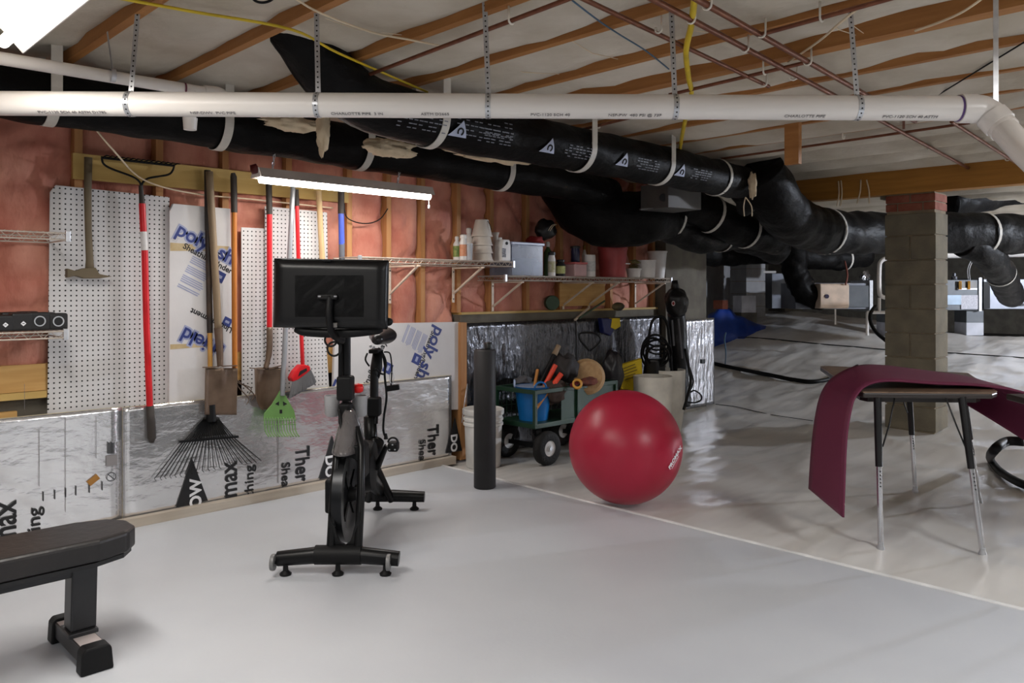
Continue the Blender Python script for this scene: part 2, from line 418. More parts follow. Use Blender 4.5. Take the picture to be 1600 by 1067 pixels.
# far piers in the crawl space
def pier(px0, px1, d, z0, label, capz, bm=M_block2, n=9):
    a, b = AT(px0, 452, d), AT(px1, 452, d); c = (a + b) / 2; wd = (b - a).length
    t = thing('block_pier', (c.x, c.y, z0), label, 'pier')
    rot = Matrix.Rotation(math.radians(-20), 3, 'Z')
    MB().box((c.x, c.y, (z0 + 2.3) / 2), (wd * 0.85 - 0.02, wd * 0.85 - 0.02, 2.3 - z0), rot).build('mortar', M_mortar, t)
    zz = z0 + 0.03
    while zz < 2.25:
        m_ = M_brick if zz > capz else bm
        hh = 0.075 if zz > capz else 0.195
        MB().box((c.x, c.y, zz + hh / 2 - 0.004), (wd * 0.85, wd * 0.85, hh - 0.008), rot).build('brick' if zz > capz else 'block', m_, t)
        zz += hh
    return t
pier(1146, 1190, 12.6, 0.55, 'pale block pier with red brick cap behind the blue tarp', 1.62)
pier(1206, 1248, 13.4, 0.50, 'far grey block pier left of the black flexible elbow duct', 2.3, M_block)

# ------------------------------------------------------------------ overhead plumbing
def at_z(px, py, z): return ONZ(px, py, z)
mp = thing('drain_pipe', AT(700, 165, 2.92), 'long white plastic drain pipe hung across the ceiling by metal straps', 'pipe')
pa, pb_ = AT(-90, 161, 2.955), AT(1518, 169.6, 2.885)
MB().cyl(pa, pb_, 0.0448, n=28).build('pipe', M_pvc, mp, smooth='auto')
ax = (pb_ - pa).normalized()
el = AT(1600, 236, 2.72); end = AT(1700, 330, 2.5)
e1 = AT(1562, 186, 2.85)
ep = smoothpts([pb_, AT(1533, 171, 2.885), AT(1547, 179, 2.875), AT(1558, 190, 2.86), AT(1570, 203, 2.83)], 5)
MB().tube([pb_ - ax * 0.045, pb_ + ax * 0.012], 0.0525, 28).build('coupling', M_pvc, mp, smooth='auto')
MB().tube(ep, 0.05, 28).build('elbow', M_pvc, mp, smooth='auto')
dr = (end - el).normalized()
MB().tube([AT(1549, 181, 2.872), AT(1563, 195, 2.85)], 0.0545, 28).build('coupling', M_pvc, mp, smooth='auto')
MB().tube([AT(1566, 199, 2.84), el, end + dr * 0.2], 0.0455, 28).build('pipe', M_pvc, mp, smooth='auto')
MB().ring(pb_ - ax * 0.048, ax, 0.0452, 0.008, 0.0012).build('primer_ring', M_purple, mp)
def pipe_print(s, px, size):
    d = 2.92; c = AT(px, 0, d); t = (c - pa).dot(ax); c = pa + ax * t
    ang = math.radians(-62); nrm = (-FW * math.cos(ang) + V(0, 0, 1) * math.sin(ang)).normalized()
    up = ax.cross(-nrm).normalized() if ax.cross(-nrm).z > 0 else -ax.cross(-nrm).normalized()
    text(s, size, frameM(c + nrm * 0.0454, ax, up), M_ink_pale, mp, bold=0.0)
M_ink_pale = mat('grey_ink', (120, 116, 116), 0.5)
for (s_, px) in (('PVC-1120 SCH 40 ASTM D1785', 60), ('NSF-DWV  PVC PIPE', 300), ('CHARLOTTE PIPE  3 IN', 520), ('ASTM D2665', 660), ('PVC-1120 SCH 40', 830), ('NSF-PW  480 PSI @ 73F', 950), ('CHARLOTTE PIPE', 1220), ('PVC-1120 SCH 40 ASTM', 1370)):
    pipe_print(s_, px, 0.019)
def strap(px_top, py_top, px_pipe, parent, plus=0.0):
    c = AT(px_pipe, 165, 2.92); t = (c - pa).dot(ax); c = pa + ax * t
    top = V(c.x, c.y, 2.30) + RT * ((px_top - px_pipe) / FPX * 2.92)
    m_ = MB(); n_ = max(6, int((top - c).length / 0.03))
    s0 = c + V(0, 0, 0.046) - FW * 0.0
    m_.bar(s0, top, 0.019, 0.0016, up=FW)
    m_.ring(c, ax, 0.0453, 0.019, 0.0014, 32)
    o = m_.build('pipe_strap', M_galv, parent)
    hm = MB()
    q = (top - s0).normalized(); side = ax
    for i in range(1, int((top - s0).length / 0.019)):
        pc = s0 + q * (i * 0.019) - FW * 0.0010
        hm.tube([pc + FW * 0.0004, pc - FW * 0.0004], 0.0034, 8)
    for i in range(9):
        a = math.radians(-80 + i * 22)
        nn = (-FW * math.cos(a) + V(0, 0, 1) * math.sin(a)); pc = c + nn * 0.0469
        hm.tube([pc, pc + nn * 0.0006], 0.0032, 8)
    hm.build('strap_holes', M_hole, o)
    bo = MB(); bo.tube([s0 - FW * 0.008, s0 + FW * 0.008], 0.006, 8); bo.build('bolt', M_galv, o)
for (a, b, c_) in ((212, 38, 200), (493, 10, 496), (757, 8, 763), (1047, 20, 1053), (1322, 22, 1334)): strap(a, b, c_, mp)
c = AT(1556, 186, 2.85)
MB().bar(c + V(0, 0, 0.045), V(c.x, c.y, 2.3), 0.019, 0.0016, up=FW).build('pipe_strap', M_galv, mp)

sp = thing('vent_pipe', (0.6, 3.2, 2.08), 'thin white plastic pipe above the long drain pipe, upper left corner', 'pipe')
q0, q1 = at_z(-90, 76, 2.08), at_z(330, 146, 2.075)
MB().cyl(q0, q1, 0.0245, n=20).build('pipe', M_pvc, sp, smooth='auto')
d1 = (q1 - q0).normalized(); q2 = q1
MB().tube(smoothpts([q2 - d1 * 0.03, q2 + d1 * 0.04, q2 + d1 * 0.07 + V(0, 0, -0.05)], 5), 0.03, 18).build('elbow', M_pvc, sp, smooth='auto')
qd = ONY(297, 150, (q1 + d1 * 0.02).y)
MB().cyl(V(qd.x, qd.y, 2.07), V(qd.x, qd.y, 1.915), 0.0245, n=20).build('drop_pipe', M_pvc, sp, smooth='auto')
MB().cyl(V(qd.x, qd.y, 1.955), V(qd.x, qd.y, 1.905), 0.03, 0.026, n=20).build('end_fitting', M_pvc, sp, smooth='auto')
s1 = at_z(176, 118, 2.08)
MB().ring(s1, d1, 0.0248, 0.018, 0.0015).bar(s1 + V(0, 0, 0.02), s1 + V(-0.02, 0, 0.17), 0.018, 0.0015, up=d1).build('pipe_strap', M_galv, sp)
MB().ring(at_z(288, 139, 2.075), d1, 0.0247, 0.007, 0.0015).build('primer_ring', mat('maroon_primer', (100, 40, 60), 0.5), sp)

ZC = 2.2
def copper(name_label, pts, r, hooks=()):
    P = [at_z(a, b, ZC + (c if c else 0)) for (a, b, c) in pts]
    t = thing('water_pipe', P[0], name_label, 'pipe')
    MB().tube(P, r, 12).build('pipe', M_copper, t, smooth='auto')
    for (a, b) in hooks:
        h = at_z(a, b, ZC); dd = (P[-1] - P[0]).normalized(); sd = dd.cross(V(0, 0, 1)).normalized()
        arc = [h + sd * (math.cos(u) * (r + 0.004)) + V(0, 0, math.sin(u) * (r + 0.004)) for u in [math.radians(v_) for v_ in range(-200, 1, 25)]]
        arc = [arc[0] + V(0, 0, 0.005)] + arc + [arc[-1] + V(0, 0, 0.055)]
        MB().tube(arc, 0.0042, 6).build('pipe_hanger', M_hook, t, smooth=True)
    return t
copper('brown copper pipe crossing the ceiling above the drain pipe centre', [(573, 118, 0), (905, -8, 0)], 0.0085, [(799, 32)])
copper('brown copper pipe ending at a white hook above the drain pipe', [(890, -12, 0), (1201, 135, 0)], 0.009, [(1029, 46), (1194, 130)])
copper('brown copper pipe passing in front of the yellow gas line overhead', [(1000, -12, 0), (1301, 148, -0.0), (1560, 288, -0.02)], 0.0115, [(1080, 30), (1164, 75), (1240, 120), (1450, 230)])
copper('darkest brown copper pipe, rightmost of the long overhead runs', [(1070, -12, 0), (1353, 148, 0), (1430, 190, 0)], 0.0115, [(1105, 8), (1190, 52), (1262, 96)])
copper('short brown copper branch pipe across the upper right joists', [(1192, 53, 0), (1430, -13, 0)], 0.0085, [(1284, 28)])
copper('brown copper cross pipe just above the drain pipe, right half', [(1046, 148, 0), (1262, 97, 0)], 0.0085, [(1195, 112)])
copper('long thin brown pipe below the drain pipe, near the hanging wood block', [(1100, 252, 0), (1515, 192, 0)], 0.0085, [(1234, 233), (1318, 214)])
copper('brown copper pipe below the drain pipe elbow running to the girder', [(1487, 190, 0), (1590, 256, -0.03)], 0.011, [(1532, 219), (1574, 248)])
copper('short brown pipe under the drain pipe beside the duct', [(870, 212, 0), (985, 184, 0)], 0.0085, [(935, 197)])
MB().bar(at_z(1412, 200, 2.2), at_z(1412, 180, 2.2) + V(0, 0, 0.08), 0.014, 0.014).build('pipe_drop', M_copper, bpy.data.objects['water_pipe.007'])

def cable(name, label, pts, r, m_, n=6, k=6):
    return tag(MB().tube(smoothpts(pts, k), r, n).build(name, m_, smooth=True), label, 'cable')
g = [at_z(1086, -10, 2.2), at_z(1080, 40, 2.21), at_z(1072, 80, 2.19), at_z(1076, 122, 2.21), at_z(1080, 150, 2.2), at_z(1068, 200, 2.2), at_z(1061, 242, 2.2)]
tag(MB().tube(smoothpts(g, 8), 0.012, 10).build('gas_line', M_yellow, smooth=True), 'yellow coated flexible gas line running along the ceiling insulation', 'pipe')
cable('power_cable', 'yellow electrical cable strung across the left ceiling joists', [at_z(185, -3, 2.23), at_z(300, 18, 2.235), at_z(455, 46, 2.235), at_z(531, 84, 2.23), at_z(668, 144, 2.22)], 0.006, M_yellow)
cable('power_cable', 'white electrical cable crossing joists beside the tall duct', [at_z(462, -2, 2.24), at_z(500, 20, 2.235), at_z(580, 50, 2.24), at_z(640, 62, 2.235), at_z(690, 72, 2.24)], 0.0045, M_cream)
cable('power_cable', 'thin blue cable on the ceiling between two joists', [at_z(888, -4, 2.24), at_z(935, 32, 2.235), at_z(968, 54, 2.24), at_z(1010, 80, 2.235), at_z(1045, 108, 2.24)], 0.0035, M_bluew)
cable('power_cable', 'white cable rising past the right steel strap to the joist', [at_z(1232, 97, 2.24), at_z(1280, 64, 2.23), at_z(1310, 38, 2.2), at_z(1345, 10, 2.24)], 0.005, M_cream)
cable('power_cable', 'white cable drooping under the upper right joist', [at_z(1430, 48, 2.24), at_z(1470, 34, 2.22), at_z(1505, 18, 2.21), at_z(1540, -6, 2.24)], 0.005, M_cream)
cable('power_cable', 'black cable slanting up to the right frame edge', [at_z(1460, 152, 2.24), at_z(1520, 115, 2.23), at_z(1610, 60, 2.24)], 0.004, M_blackw)
cable('power_cable', 'black cable loop cut by the top frame edge', [at_z(392, -6, 2.2), at_z(400, 2, 2.19), at_z(412, 4, 2.19), at_z(424, 0, 2.2), at_z(430, -8, 2.21)], 0.005, M_blackw)
# stay wires holding the batts up
random.seed(11)
stays = thing('batt_support_wires', (3, 2, 2.24), 'thin steel support wires sprung between joists under the insulation', 'wire')
for i in range(26):
    k = random.randint(0, 12); y = random.uniform(-0.5, 4.0); x0 = 1.081 + JS * k; sk = random.uniform(-0.08, 0.08)
    MB().tube([V(x0 + 0.02, y, HJ + 0.03), V(x0 + JS / 2, y + sk / 2, HJ + 0.008), V(x0 + JS - 0.02, y + sk, HJ + 0.03)], 0.0018, 5).build('wire', M_cream, stays)
cable('power_cable', 'white cable looping from the drain pipe down past the bow rake', [AT(113, 120, 3.5), AT(118, 150, 3.6), AT(136, 184, 3.7), AT(180, 238, 3.9), ONY(225, 281, 4.3), ONY(300, 302, 4.35), ONY(400, 312, 4.36), ONY(520, 325, 4.36)], 0.0045, M_cream)

# ------------------------------------------------------------------ ducts
def duct(label, pts, r, straps=(), k=6, jit=0.012, m_=None, cone=None, name='air_duct', n=24, fine=6.0, dense=True):
    P = smoothpts(pts, k)
    if dense:
        Q = []
        for a, b in zip(P[:-1], P[1:]):
            nn = max(1, int((b - a).length / 0.035)); Q += [a + (b - a) * (i / nn) for i in range(nn)]
        P = Q + [P[-1]]
    rr = [r * (1 + 0.035 * noise.noise(q * 5.0)) for q in P]
    t = thing(name, P[len(P) // 2], label, 'duct')
    MB().tube(P, rr, n, jit=jit, jscale=fine).build('duct_sleeve', m_ or M_blackplastic, t, smooth=True)
    for (u, hang) in straps:
        i = min(range(len(P)), key=lambda q: abs(q / (len(P) - 1) - u)); i = min(max(i, 1), len(P) - 2)
        a = (P[i + 1] - P[i - 1]).normalized(); m2 = MB()
        if hang:
            sd = a.cross(V(0, 0, 1)).normalized()
            m2.ring(P[i], a, r * 1.035, 0.045, 0.004, 26, math.radians(80), math.radians(280), ref=V(0, 0, 1))
            for s_ in (-1, 1):
                b0 = P[i] + sd * s_ * (r * 1.035 + 0.002) + V(0, 0, r * 0.15)
                if HJ + 0.05 > b0.z: m2.bar(b0, V(b0.x, b0.y, HJ + 0.06), 0.045, 0.004, up=sd)
        else: m2.ring(P[i], a, r * 1.04, 0.03, 0.004, 26)
        m2.build('duct_strap', M_strapw, t)
    return t, P
YA = 3.95
A_, AP = duct('long black insulated duct hanging along the pink wall', [V(-0.5, YA, 2.10), V(1.0, YA, 2.085), V(2.5, YA, 2.06), V(3.6, YA, 2.04), V(4.5, YA, 2.02), V(5.0, 3.98, 1.98)], 0.125,
            [((ONY(px, 200, YA).x + 0.5) / 5.5, True) for px in (97, 375, 585, 795)])
YB = 3.12
B_, BP = duct('black insulated duct with white triangle logos crossing under the joists', [V(1.60, 3.02, 2.46), V(1.72, 3.04, 2.33), V(1.98, 3.10, 2.14), V(2.4, YB, 2.075), V(3.4, YB, 2.07), V(4.5, YB, 2.065), V(5.55, YB, 2.05)], 0.13, [(0.22, True), (0.505, True), (0.72, True), (0.90, False)])
# printed triangle marks on that duct
def wrapdecal(x, a0, w_, h_, kind, parent):
    base = V(x, YB, 2.07); rr = 0.1405
    def mp_(u, v):
        ang = a0 + v / rr
        return base + V(u, 0, 0) + V(0, -math.cos(ang), math.sin(ang)) * rr
    m2 = MB(); n = 8
    if kind == 'tri':
        for i in range(n):
            for (u0, u1) in ((-1, 0), (0, 1)):
                v0, v1 = i / n, (i + 1) / n; w0, w1 = (1 - v0) * w_ / 2, (1 - v1) * w_ / 2
                q = [mp_(u0 * w0 + v0 * w_ * 0.2, v0 * h_), mp_(u1 * w0 + v0 * w_ * 0.2, v0 * h_), mp_(u1 * w1 + v1 * w_ * 0.2, v1 * h_), mp_(u0 * w1 + v1 * w_ * 0.2, v1 * h_)]
                m2.add(q, [(0, 1, 2, 3)])
        o = m2.build('printed_logo', mat('logo_white', (170, 178, 200), 0.5), parent, solid=0.0015)
        m3 = MB(); arc = [mp_(w_ * 0.10 + math.cos(t) * w_ * 0.14, h_ * 0.33 + math.sin(t) * h_ * 0.2) + V(0, -0.002, -0.0005) for t in [math.radians(a) for a in range(-60, 230, 20)]]
        m3.tube(arc, 0.0045, 6).build('logo_mark', M_hole, o)
    else:
        random.seed(int(x * 100))
        for j in range(5):
            for q in range(int(w_ / 0.03)):
                if random.random() < 0.25: continue
                u = q * 0.03 + random.uniform(-0.004, 0.004); v = j * h_ / 5
                m2.add([mp_(u, v), mp_(u + 0.022, v), mp_(u + 0.022, v + 0.005), mp_(u, v + 0.005)], [(0, 1, 2, 3)])
        m2.build('printed_text', mat('duct_print', (112, 114, 122), 0.5), parent, solid=0.001)
for px in (715, 855, 972, 1062):
    q = ONY(px, 240, YB - 0.12)
    wrapdecal(q.x, -0.62, 0.12, 0.085, 'tri', B_)
    wrapdecal(q.x + 0.14, -0.62, 0.26, 0.08, 'txt', B_)
wrapdecal(2.55, -0.5, 0.4, 0.12, 'txt', B_); wrapdecal(2.2, -0.6, 0.3, 0.1, 'txt', B_)

duct('sagging black flexible duct at the far end of the pink wall', [AT(880, 285, 6.45), AT(915, 330, 6.35), AT(962, 345, 6.4), AT(1020, 335, 6.6), AT(1075, 330, 7.0)], 0.22, [(0.72, False)], jit=0.035, fine=5.0)
duct('black flexible duct looping low toward the concrete wall', [AT(985, 345, 6.5), AT(1040, 352, 6.7), AT(1090, 372, 7.0), AT(1150, 368, 7.4), AT(1215, 392, 7.8)], 0.14, [(0.55, False)], jit=0.025)
duct('black flexible duct with bands between the plenum and large elbow', [AT(1060, 315, 6.6), AT(1110, 335, 6.8), AT(1160, 358, 7.0), AT(1215, 372, 7.3)], 0.155, [(0.3, False), (0.62, False)], jit=0.02)
C_, CP = duct('fat black trunk duct sweeping down and behind the block pier', [AT(1185, 268, 6.1), AT(1203, 296, 6.2), AT(1228, 335, 6.5), AT(1285, 361, 7.1), AT(1400, 364, 7.7), AT(1500, 364, 7.9), AT(1640, 368, 8.2)], 0.20, [(0.32, False), (0.56, False), (0.80, False)], jit=0.02)
cap = MB(); ce = BP[-1]
cap.tube([ce - V(0.02, 0, 0), ce + V(0.06, 0.0, -0.03), ce + V(0.16, 0.03, -0.12), ce + V(0.2, 0.1, -0.2)], [0.135, 0.14, 0.11, 0.07], 20, jit=0.03, jscale=9).build('gathered_end', M_blackplastic, B_, smooth=True)
pl = thing('plenum_box', AT(1050, 310, 6.0), 'dark sheet metal plenum box with a round hole under the logo duct', 'plenum')
c = AT(1048, 309, 6.05); rot = Matrix.Rotation(math.radians(-12), 3, 'Z')
M_plen = mat('plenum_metal', (92, 90, 88), 0.5, 0.5)
MB().box(c, (0.34, 0.30, 0.19), rot).build('box', M_plen, pl, bevel=0.004)
MB().lathe([(0.03, 0), (0.03, 0.012)], AT(1036, 309, 5.87), 20, axis=-FW).build('port', M_hole, pl)
MB().bar(AT(1000, 327, 5.9), AT(1090, 322, 6.2), 0.02, 0.012).build('flange', M_plen, pl)
duct('black branch duct dropping right of the pier to the silver box', [AT(1505, 378, 7.9), AT(1535, 392, 8.0), AT(1556, 416, 8.3), AT(1570, 440, 8.9), AT(1580, 462, 9.6)], 0.145, [(0.42, False)], jit=0.02)
duct('black crinkled elbow duct beside the cream humidifier', [AT(1238, 372, 10.6), AT(1242, 405, 10.7), AT(1245, 430, 10.75), AT(1258, 456, 10.8), AT(1286, 466, 10.85)], 0.165, [], jit=0.04, fine=9)
duct('black duct lying over the far air handler plenum', [AT(1195, 392, 10.8), AT(1255, 400, 10.8), AT(1310, 404, 11.0), AT(1352, 398, 11.2)], 0.16, [(0.75, False)], jit=0.03)
duct('black horizontal duct in the far shadows above the white block pier', [AT(1085, 395, 11.0), AT(1180, 392, 11.5), AT(1260, 388, 11.5)], 0.2, [], jit=0.03)
duct('black duct near the ceiling right of the block pier', [AT(1475, 318, 8.6), AT(1530, 308, 8.9), AT(1580, 296, 9.0), AT(1650, 290, 9.0)], 0.17, [], jit=0.03)

# cream tufts and hanging wires
def tuft(label, c, size, sd):
    m2 = MB()
    def f(u, v):
        t = 2 * math.pi * u; q = math.pi * (v - 0.5)
        n_ = V(math.cos(t) * math.cos(q), math.sin(t) * math.cos(q), math.sin(q))
        return Vector(c) + V(n_.x * size[0], n_.y * size[1], n_.z * size[2]) * (1 + 0.5 * noise.noise(n_ * 2.3 + V(sd, 0, 0)) + 0.2 * noise.noise(n_ * 6 + V(sd, 3, 0)))
    m2.grid(f, 26, 16)
    return tag(m2.build('insulation_tuft', M_tuft, smooth=True), label, 'insulation')
tuft('ragged cream insulation tuft dangling above the hanging tube light', AT(505, 205, 3.75), (0.028, 0.035, 0.10), 3)
tuft('pale insulation wad wedged between the two black ducts', AT(608, 232, 4.3), (0.16, 0.07, 0.045), 5)
tuft('long cream insulation shred along the underside of the logo duct', AT(770, 245, 4.75), (0.30, 0.06, 0.03), 8)
tuft('cream insulation roll peeking beside the leftmost duct strap', AT(30, 108, 3.5), (0.12, 0.06, 0.045), 12)
tuft('cream insulation scrap left of the light chain', AT(455, 193, 3.8), (0.14, 0.06, 0.035), 15)
tuft('small white insulation clump between the logo duct and trunk duct', AT(1176, 290, 5.9), (0.03, 0.03, 0.09), 17)
for i, (a, b, lab) in enumerate((((1310, 283), (1308, 322), 'cream wire pair end hanging on the girder, leftmost'), ((1314, 282), (1313, 322), 'cream wire hanging close beside the leftmost girder wire'),
                       ((1345, 281), (1339, 318), 'cream wire hanging on the girder, middle one'), ((1354, 281), (1358, 318), 'cream wire hanging on the girder nearest the pier'))):
    cable('loose_wire', lab, [ONX(a[0], a[1], 6.93), ONX((a[0] + b[0]) / 2 + 2, (a[1] + b[1]) / 2, 6.92), ONX(b[0], b[1], 6.93)], 0.006, M_cream)
for i, (px, lab) in enumerate(((1163, 'cream wire end hanging right of the logo duct'), (1175, 'second cream wire end hanging beside the trunk duct'))):
    cable('loose_wire', lab, [AT(1165, 308, 5.9), AT(px - 1, 322, 5.9), AT(px, 338, 5.9)], 0.004, M_cream)

# ------------------------------------------------------------------ wall panels
def panel_px(name, label, cat, pts, y, th, m_, edge=None, group=None):
    P = [ONY(a, b, y) for (a, b) in pts]
    o = MB().prism3(P, (0, th, 0)).build(name, m_, bevel=0.0015, seg=1)
    return tag(o, label, cat, group)
def foil(name, label, x0, x1, z0, z1, y, m_, th=0.025, amp=0.004, nx=60):
    def f(u, v):
        x = x0 + (x1 - x0) * u; z = z0 + (z1 - z0) * v; ed = min(u, 1 - u, v, 1 - v) * 20
        return V(x, y - amp * min(1, ed) * (0.6 * noise.noise(V(x * 2.2, z * 7, y)) + 0.35 * noise.noise(V(x * 7, z * 14, 4))) , z)
    t = thing(name, ((x0 + x1) / 2, y + th / 2, z0), label, 'insulation board')
    MB().bb(x0, x1, y + 0.006, y + th, z0, z1).build('foam_core', M_foame, t)
    MB().grid(f, nx, 24).build('foil_face', m_, t, smooth=True, solid=0.001)
    return t
XS = ONY(191, 700, YF).x
FA = foil('foil_board', 'silver foil-faced insulation board at the left end of the wall base', -1.9, XS - 0.002, 0.045, 0.622, YF, M_foil)
FB = foil('foil_board', 'silver foil-faced insulation board behind the hanging leaf rake', XS + 0.002, 3.655, 0.045, 0.618, YF, M_foil, amp=0.006)
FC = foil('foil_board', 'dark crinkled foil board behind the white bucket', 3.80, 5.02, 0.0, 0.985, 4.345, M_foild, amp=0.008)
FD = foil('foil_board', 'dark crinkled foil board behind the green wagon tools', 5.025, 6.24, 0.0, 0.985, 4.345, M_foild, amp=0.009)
pe = ONY(1072, 560, 4.26)
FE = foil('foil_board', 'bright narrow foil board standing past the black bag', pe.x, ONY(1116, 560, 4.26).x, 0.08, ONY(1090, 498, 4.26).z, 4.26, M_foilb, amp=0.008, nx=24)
MB().bb(pe.x + 0.26, pe.x + 0.33, 4.2505, 4.2535, 0.50, 0.54).build('printed_logo', M_ink, FE)

def wtext(parent, s, px, py, y, size, deg, m_, bold=0.0, shear=0.0, align='LEFT', sx=1.0):
    q = ONY(px, py, y)
    M_ = wallM(q.x, y, q.z, deg) @ Matrix.Diagonal((sx, 1, 1, 1))
    return text(s, size, M_, m_, parent, bold=bold, shear=shear, align=align)
yt = YF - 0.0075
# upward reading pairs and downward reading pairs, each cut by the board edge
wtext(FB, 'max', 370, 777, yt, 0.145, 90, M_ink, bold=0.0022, sx=0.84)
wtext(FB, 'thing', 396, 776, yt, 0.075, 90, M_ink, bold=0.0008, sx=1.25)
wtext(FB, 'Ther', 463, 699, yt, 0.13, -90, M_ink, bold=0.0022, sx=0.82)
wtext(FB, 'Shea', 441, 723, yt, 0.075, -90, M_ink, bold=0.0008, sx=1.05)
wtext(FB, 'Ther', 670, 665, yt, 0.13, -90, M_ink, bold=0.0022, sx=0.82)
wtext(FB, 'Shea', 656, 687, yt, 0.075, -90, M_ink, bold=0.0008, sx=1.05)
wtext(FA, 'max', 25, 850, yt, 0.145, 90, M_ink, bold=0.0022, sx=0.84)
wtext(FA, 'thing', 63, 856, yt, 0.08, 90, M_ink, bold=0.0008, sx=1.25)
def tri(parent, pts, word, px, py, deg, size):
    P = [ONY(a, b, yt) for (a, b) in pts]
    o = MB().prism3(P, (0, 0.0015, 0)).build('printed_triangle', M_ink, parent)
    q = ONY(px, py, yt - 0.0016)
    text(word, size, wallM(q.x, yt - 0.0016, q.z, deg), M_inkwhite, o, bold=0.003)
tri(FB, [(300, 716), (325, 782), (275, 793)], 'OW', 314, 793, 90, 0.088)
tri(FB, [(519, 680), (536, 742), (499, 749)], 'DO', 509, 712, -90, 0.088)
tri(FB, [(711, 651), (722, 704), (697, 708)], 'DO', 705, 679, -90, 0.08)
# small print, dashes, no-smoking mark and tape on the left board
def marks(parent, rects, m_, name='printed_marks', y=yt):
    m2 = MB()
    for (a, b, c_, d_) in rects:
        p_, q_ = ONY(a, d_, y), ONY(c_, b, y)
        m2.bb(p_.x, q_.x, y - 0.0005, y + 0.0008, p_.z, q_.z)
    o = m2.build(name, m_, parent); o['kind'] = 'stuff'; return o
marks(FA, [(67, 768, 68.5, 783), (85, 765, 86.5, 780), (102, 762, 103.5, 777), (118, 759, 119.5, 774), (139, 757, 140.5, 770), (159, 752, 160.5, 766), (171, 792, 180, 793.5)] +
      [(168 + 1.6 * i, 690 + (i % 3), 169 + 1.6 * i, 709) for i in range(7)], M_ink)
marks(FA, [(166, 710, 183, 729)], M_ink_pale, 'printed_block')
marks(FA, [(186.5, 690 + 9 * i, 188, 697 + 9 * i) for i in range(13)], M_ink_pale)
marks(FA, [(38, 600, 38.6, 640), (61, 672, 61.7, 760), (102, 652, 102.7, 800), (150, 650, 150.6, 716)], M_ink_pale, 'seam_marks')
q = ONY(174, 745, yt)
MB().ring(q, (0, 1, 0), 0.020, 0.001, 0.003).bar(q + V(-0.015, -0.0003, 0.015), q + V(0.015, -0.0003, -0.015), 0.003, 0.001, up=(0, 1, 0)).build('printed_symbol', M_ink, FA)
q = ONY(146, 750, yt)
MB().box(q, (0.055, 0.002, 0.03), Matrix.Rotation(math.radians(-35), 3, 'Y')).build('tape_patch', mat('brown_tape', (150, 104, 44), 0.6), FA)
marks(FB, [(192.5, 640, 193.3, 812), (434.5, 620, 435.3, 755)], M_ink_pale, 'seam_marks')

P1 = panel_px('foam_board', 'tall white printed foam board behind the brown handled shovel', 'insulation board',
              [(264, 640), (265, 330), (271, 318), (312, 322), (360, 326), (366, 640)], YP, 0.025, M_foam)
yq = YP - 0.0008
def poly(parent, s, px, py, deg, size, pale=True):
    wtext(parent, s, px, py, yq, size, deg, M_inkblue, bold=0.0035)
wtext(P1, 'poly', 273, 365, yq + 0.0002, 0.112, -27, M_inkpale, bold=0.011); wtext(P1, 'poly', 273, 365, yq - 0.0008, 0.112, -27, M_inkblue, bold=0.002)
wtext(P1, 'sh', 338, 401, yq + 0.0002, 0.112, -27, M_inkpale, bold=0.011); wtext(P1, 'sh', 338, 401, yq - 0.0008, 0.112, -27, M_inkblue, bold=0.002)
wtext(P1, 'Sheathing/Under', 285, 387, yq, 0.046, -27, M_ink, bold=0.001)
wtext(P1, 'shield', 352, 541, yq + 0.0002, 0.112, 153, M_inkpale, bold=0.011); wtext(P1, 'shield', 352, 541, yq - 0.0008, 0.112, 153, M_inkblue, bold=0.002)
wtext(P1, 'Underlayment', 364, 513, yq, 0.046, 153, M_ink, bold=0.001)
def slant(parent, px, py, deg, n, ln, gap, m_, y=yq, th=0.006):
    q = ONY(px, py, y); a = math.radians(deg); u = V(math.cos(a), 0, math.sin(a)); v = V(math.sin(a), 0, -math.cos(a)); m2 = MB(); random.seed(n)
    for i in range(n):
        if i % 5 == 4: continue
        c_ = q + v * (i * gap); l_ = ln * random.uniform(0.85, 1.0)
        m2.bar(c_, c_ + u * l_, th, 0.0006, up=(0, 1, 0))
    o = m2.build('printed_lines', m_, parent); o['kind'] = 'stuff'
slant(P1, 301, 400, -27, 17, 0.14, 0.0115, M_inkpale)
def sq(parent, px, py, deg, s_, y=yq):
    q = ONY(px, py, y)
    MB().box(q, (s_, 0.001, s_), Matrix.Rotation(math.radians(-deg), 3, 'Y')).build('printed_square', M_inkblue, parent)
    MB().box(q - V(0, 0.0006, 0), (s_ * 0.5, 0.001, s_ * 0.28), Matrix.Rotation(math.radians(-deg), 3, 'Y')).build('printed_square', M_inkpale, parent)
sq(P1, 343, 432, -27, 0.06); sq(P1, 355, 503, 153, 0.05)
M_tape = mat('tan_tape', (176, 152, 108), 0.6, rgb2=(196, 176, 138), vscale=20)
MB().prism3([ONY(266, 379, yq), ONY(358, 385, yq), ONY(358, 392, yq), ONY(266, 392, yq)], (0, 0.0006, 0)).build('tape', M_tape, P1)
MB().prism3([ONY(266, 538, yq), ONY(330, 536, yq), ONY(330, 541, yq), ONY(266, 546, yq)], (0, 0.0006, 0)).build('tape', M_tape, P1)

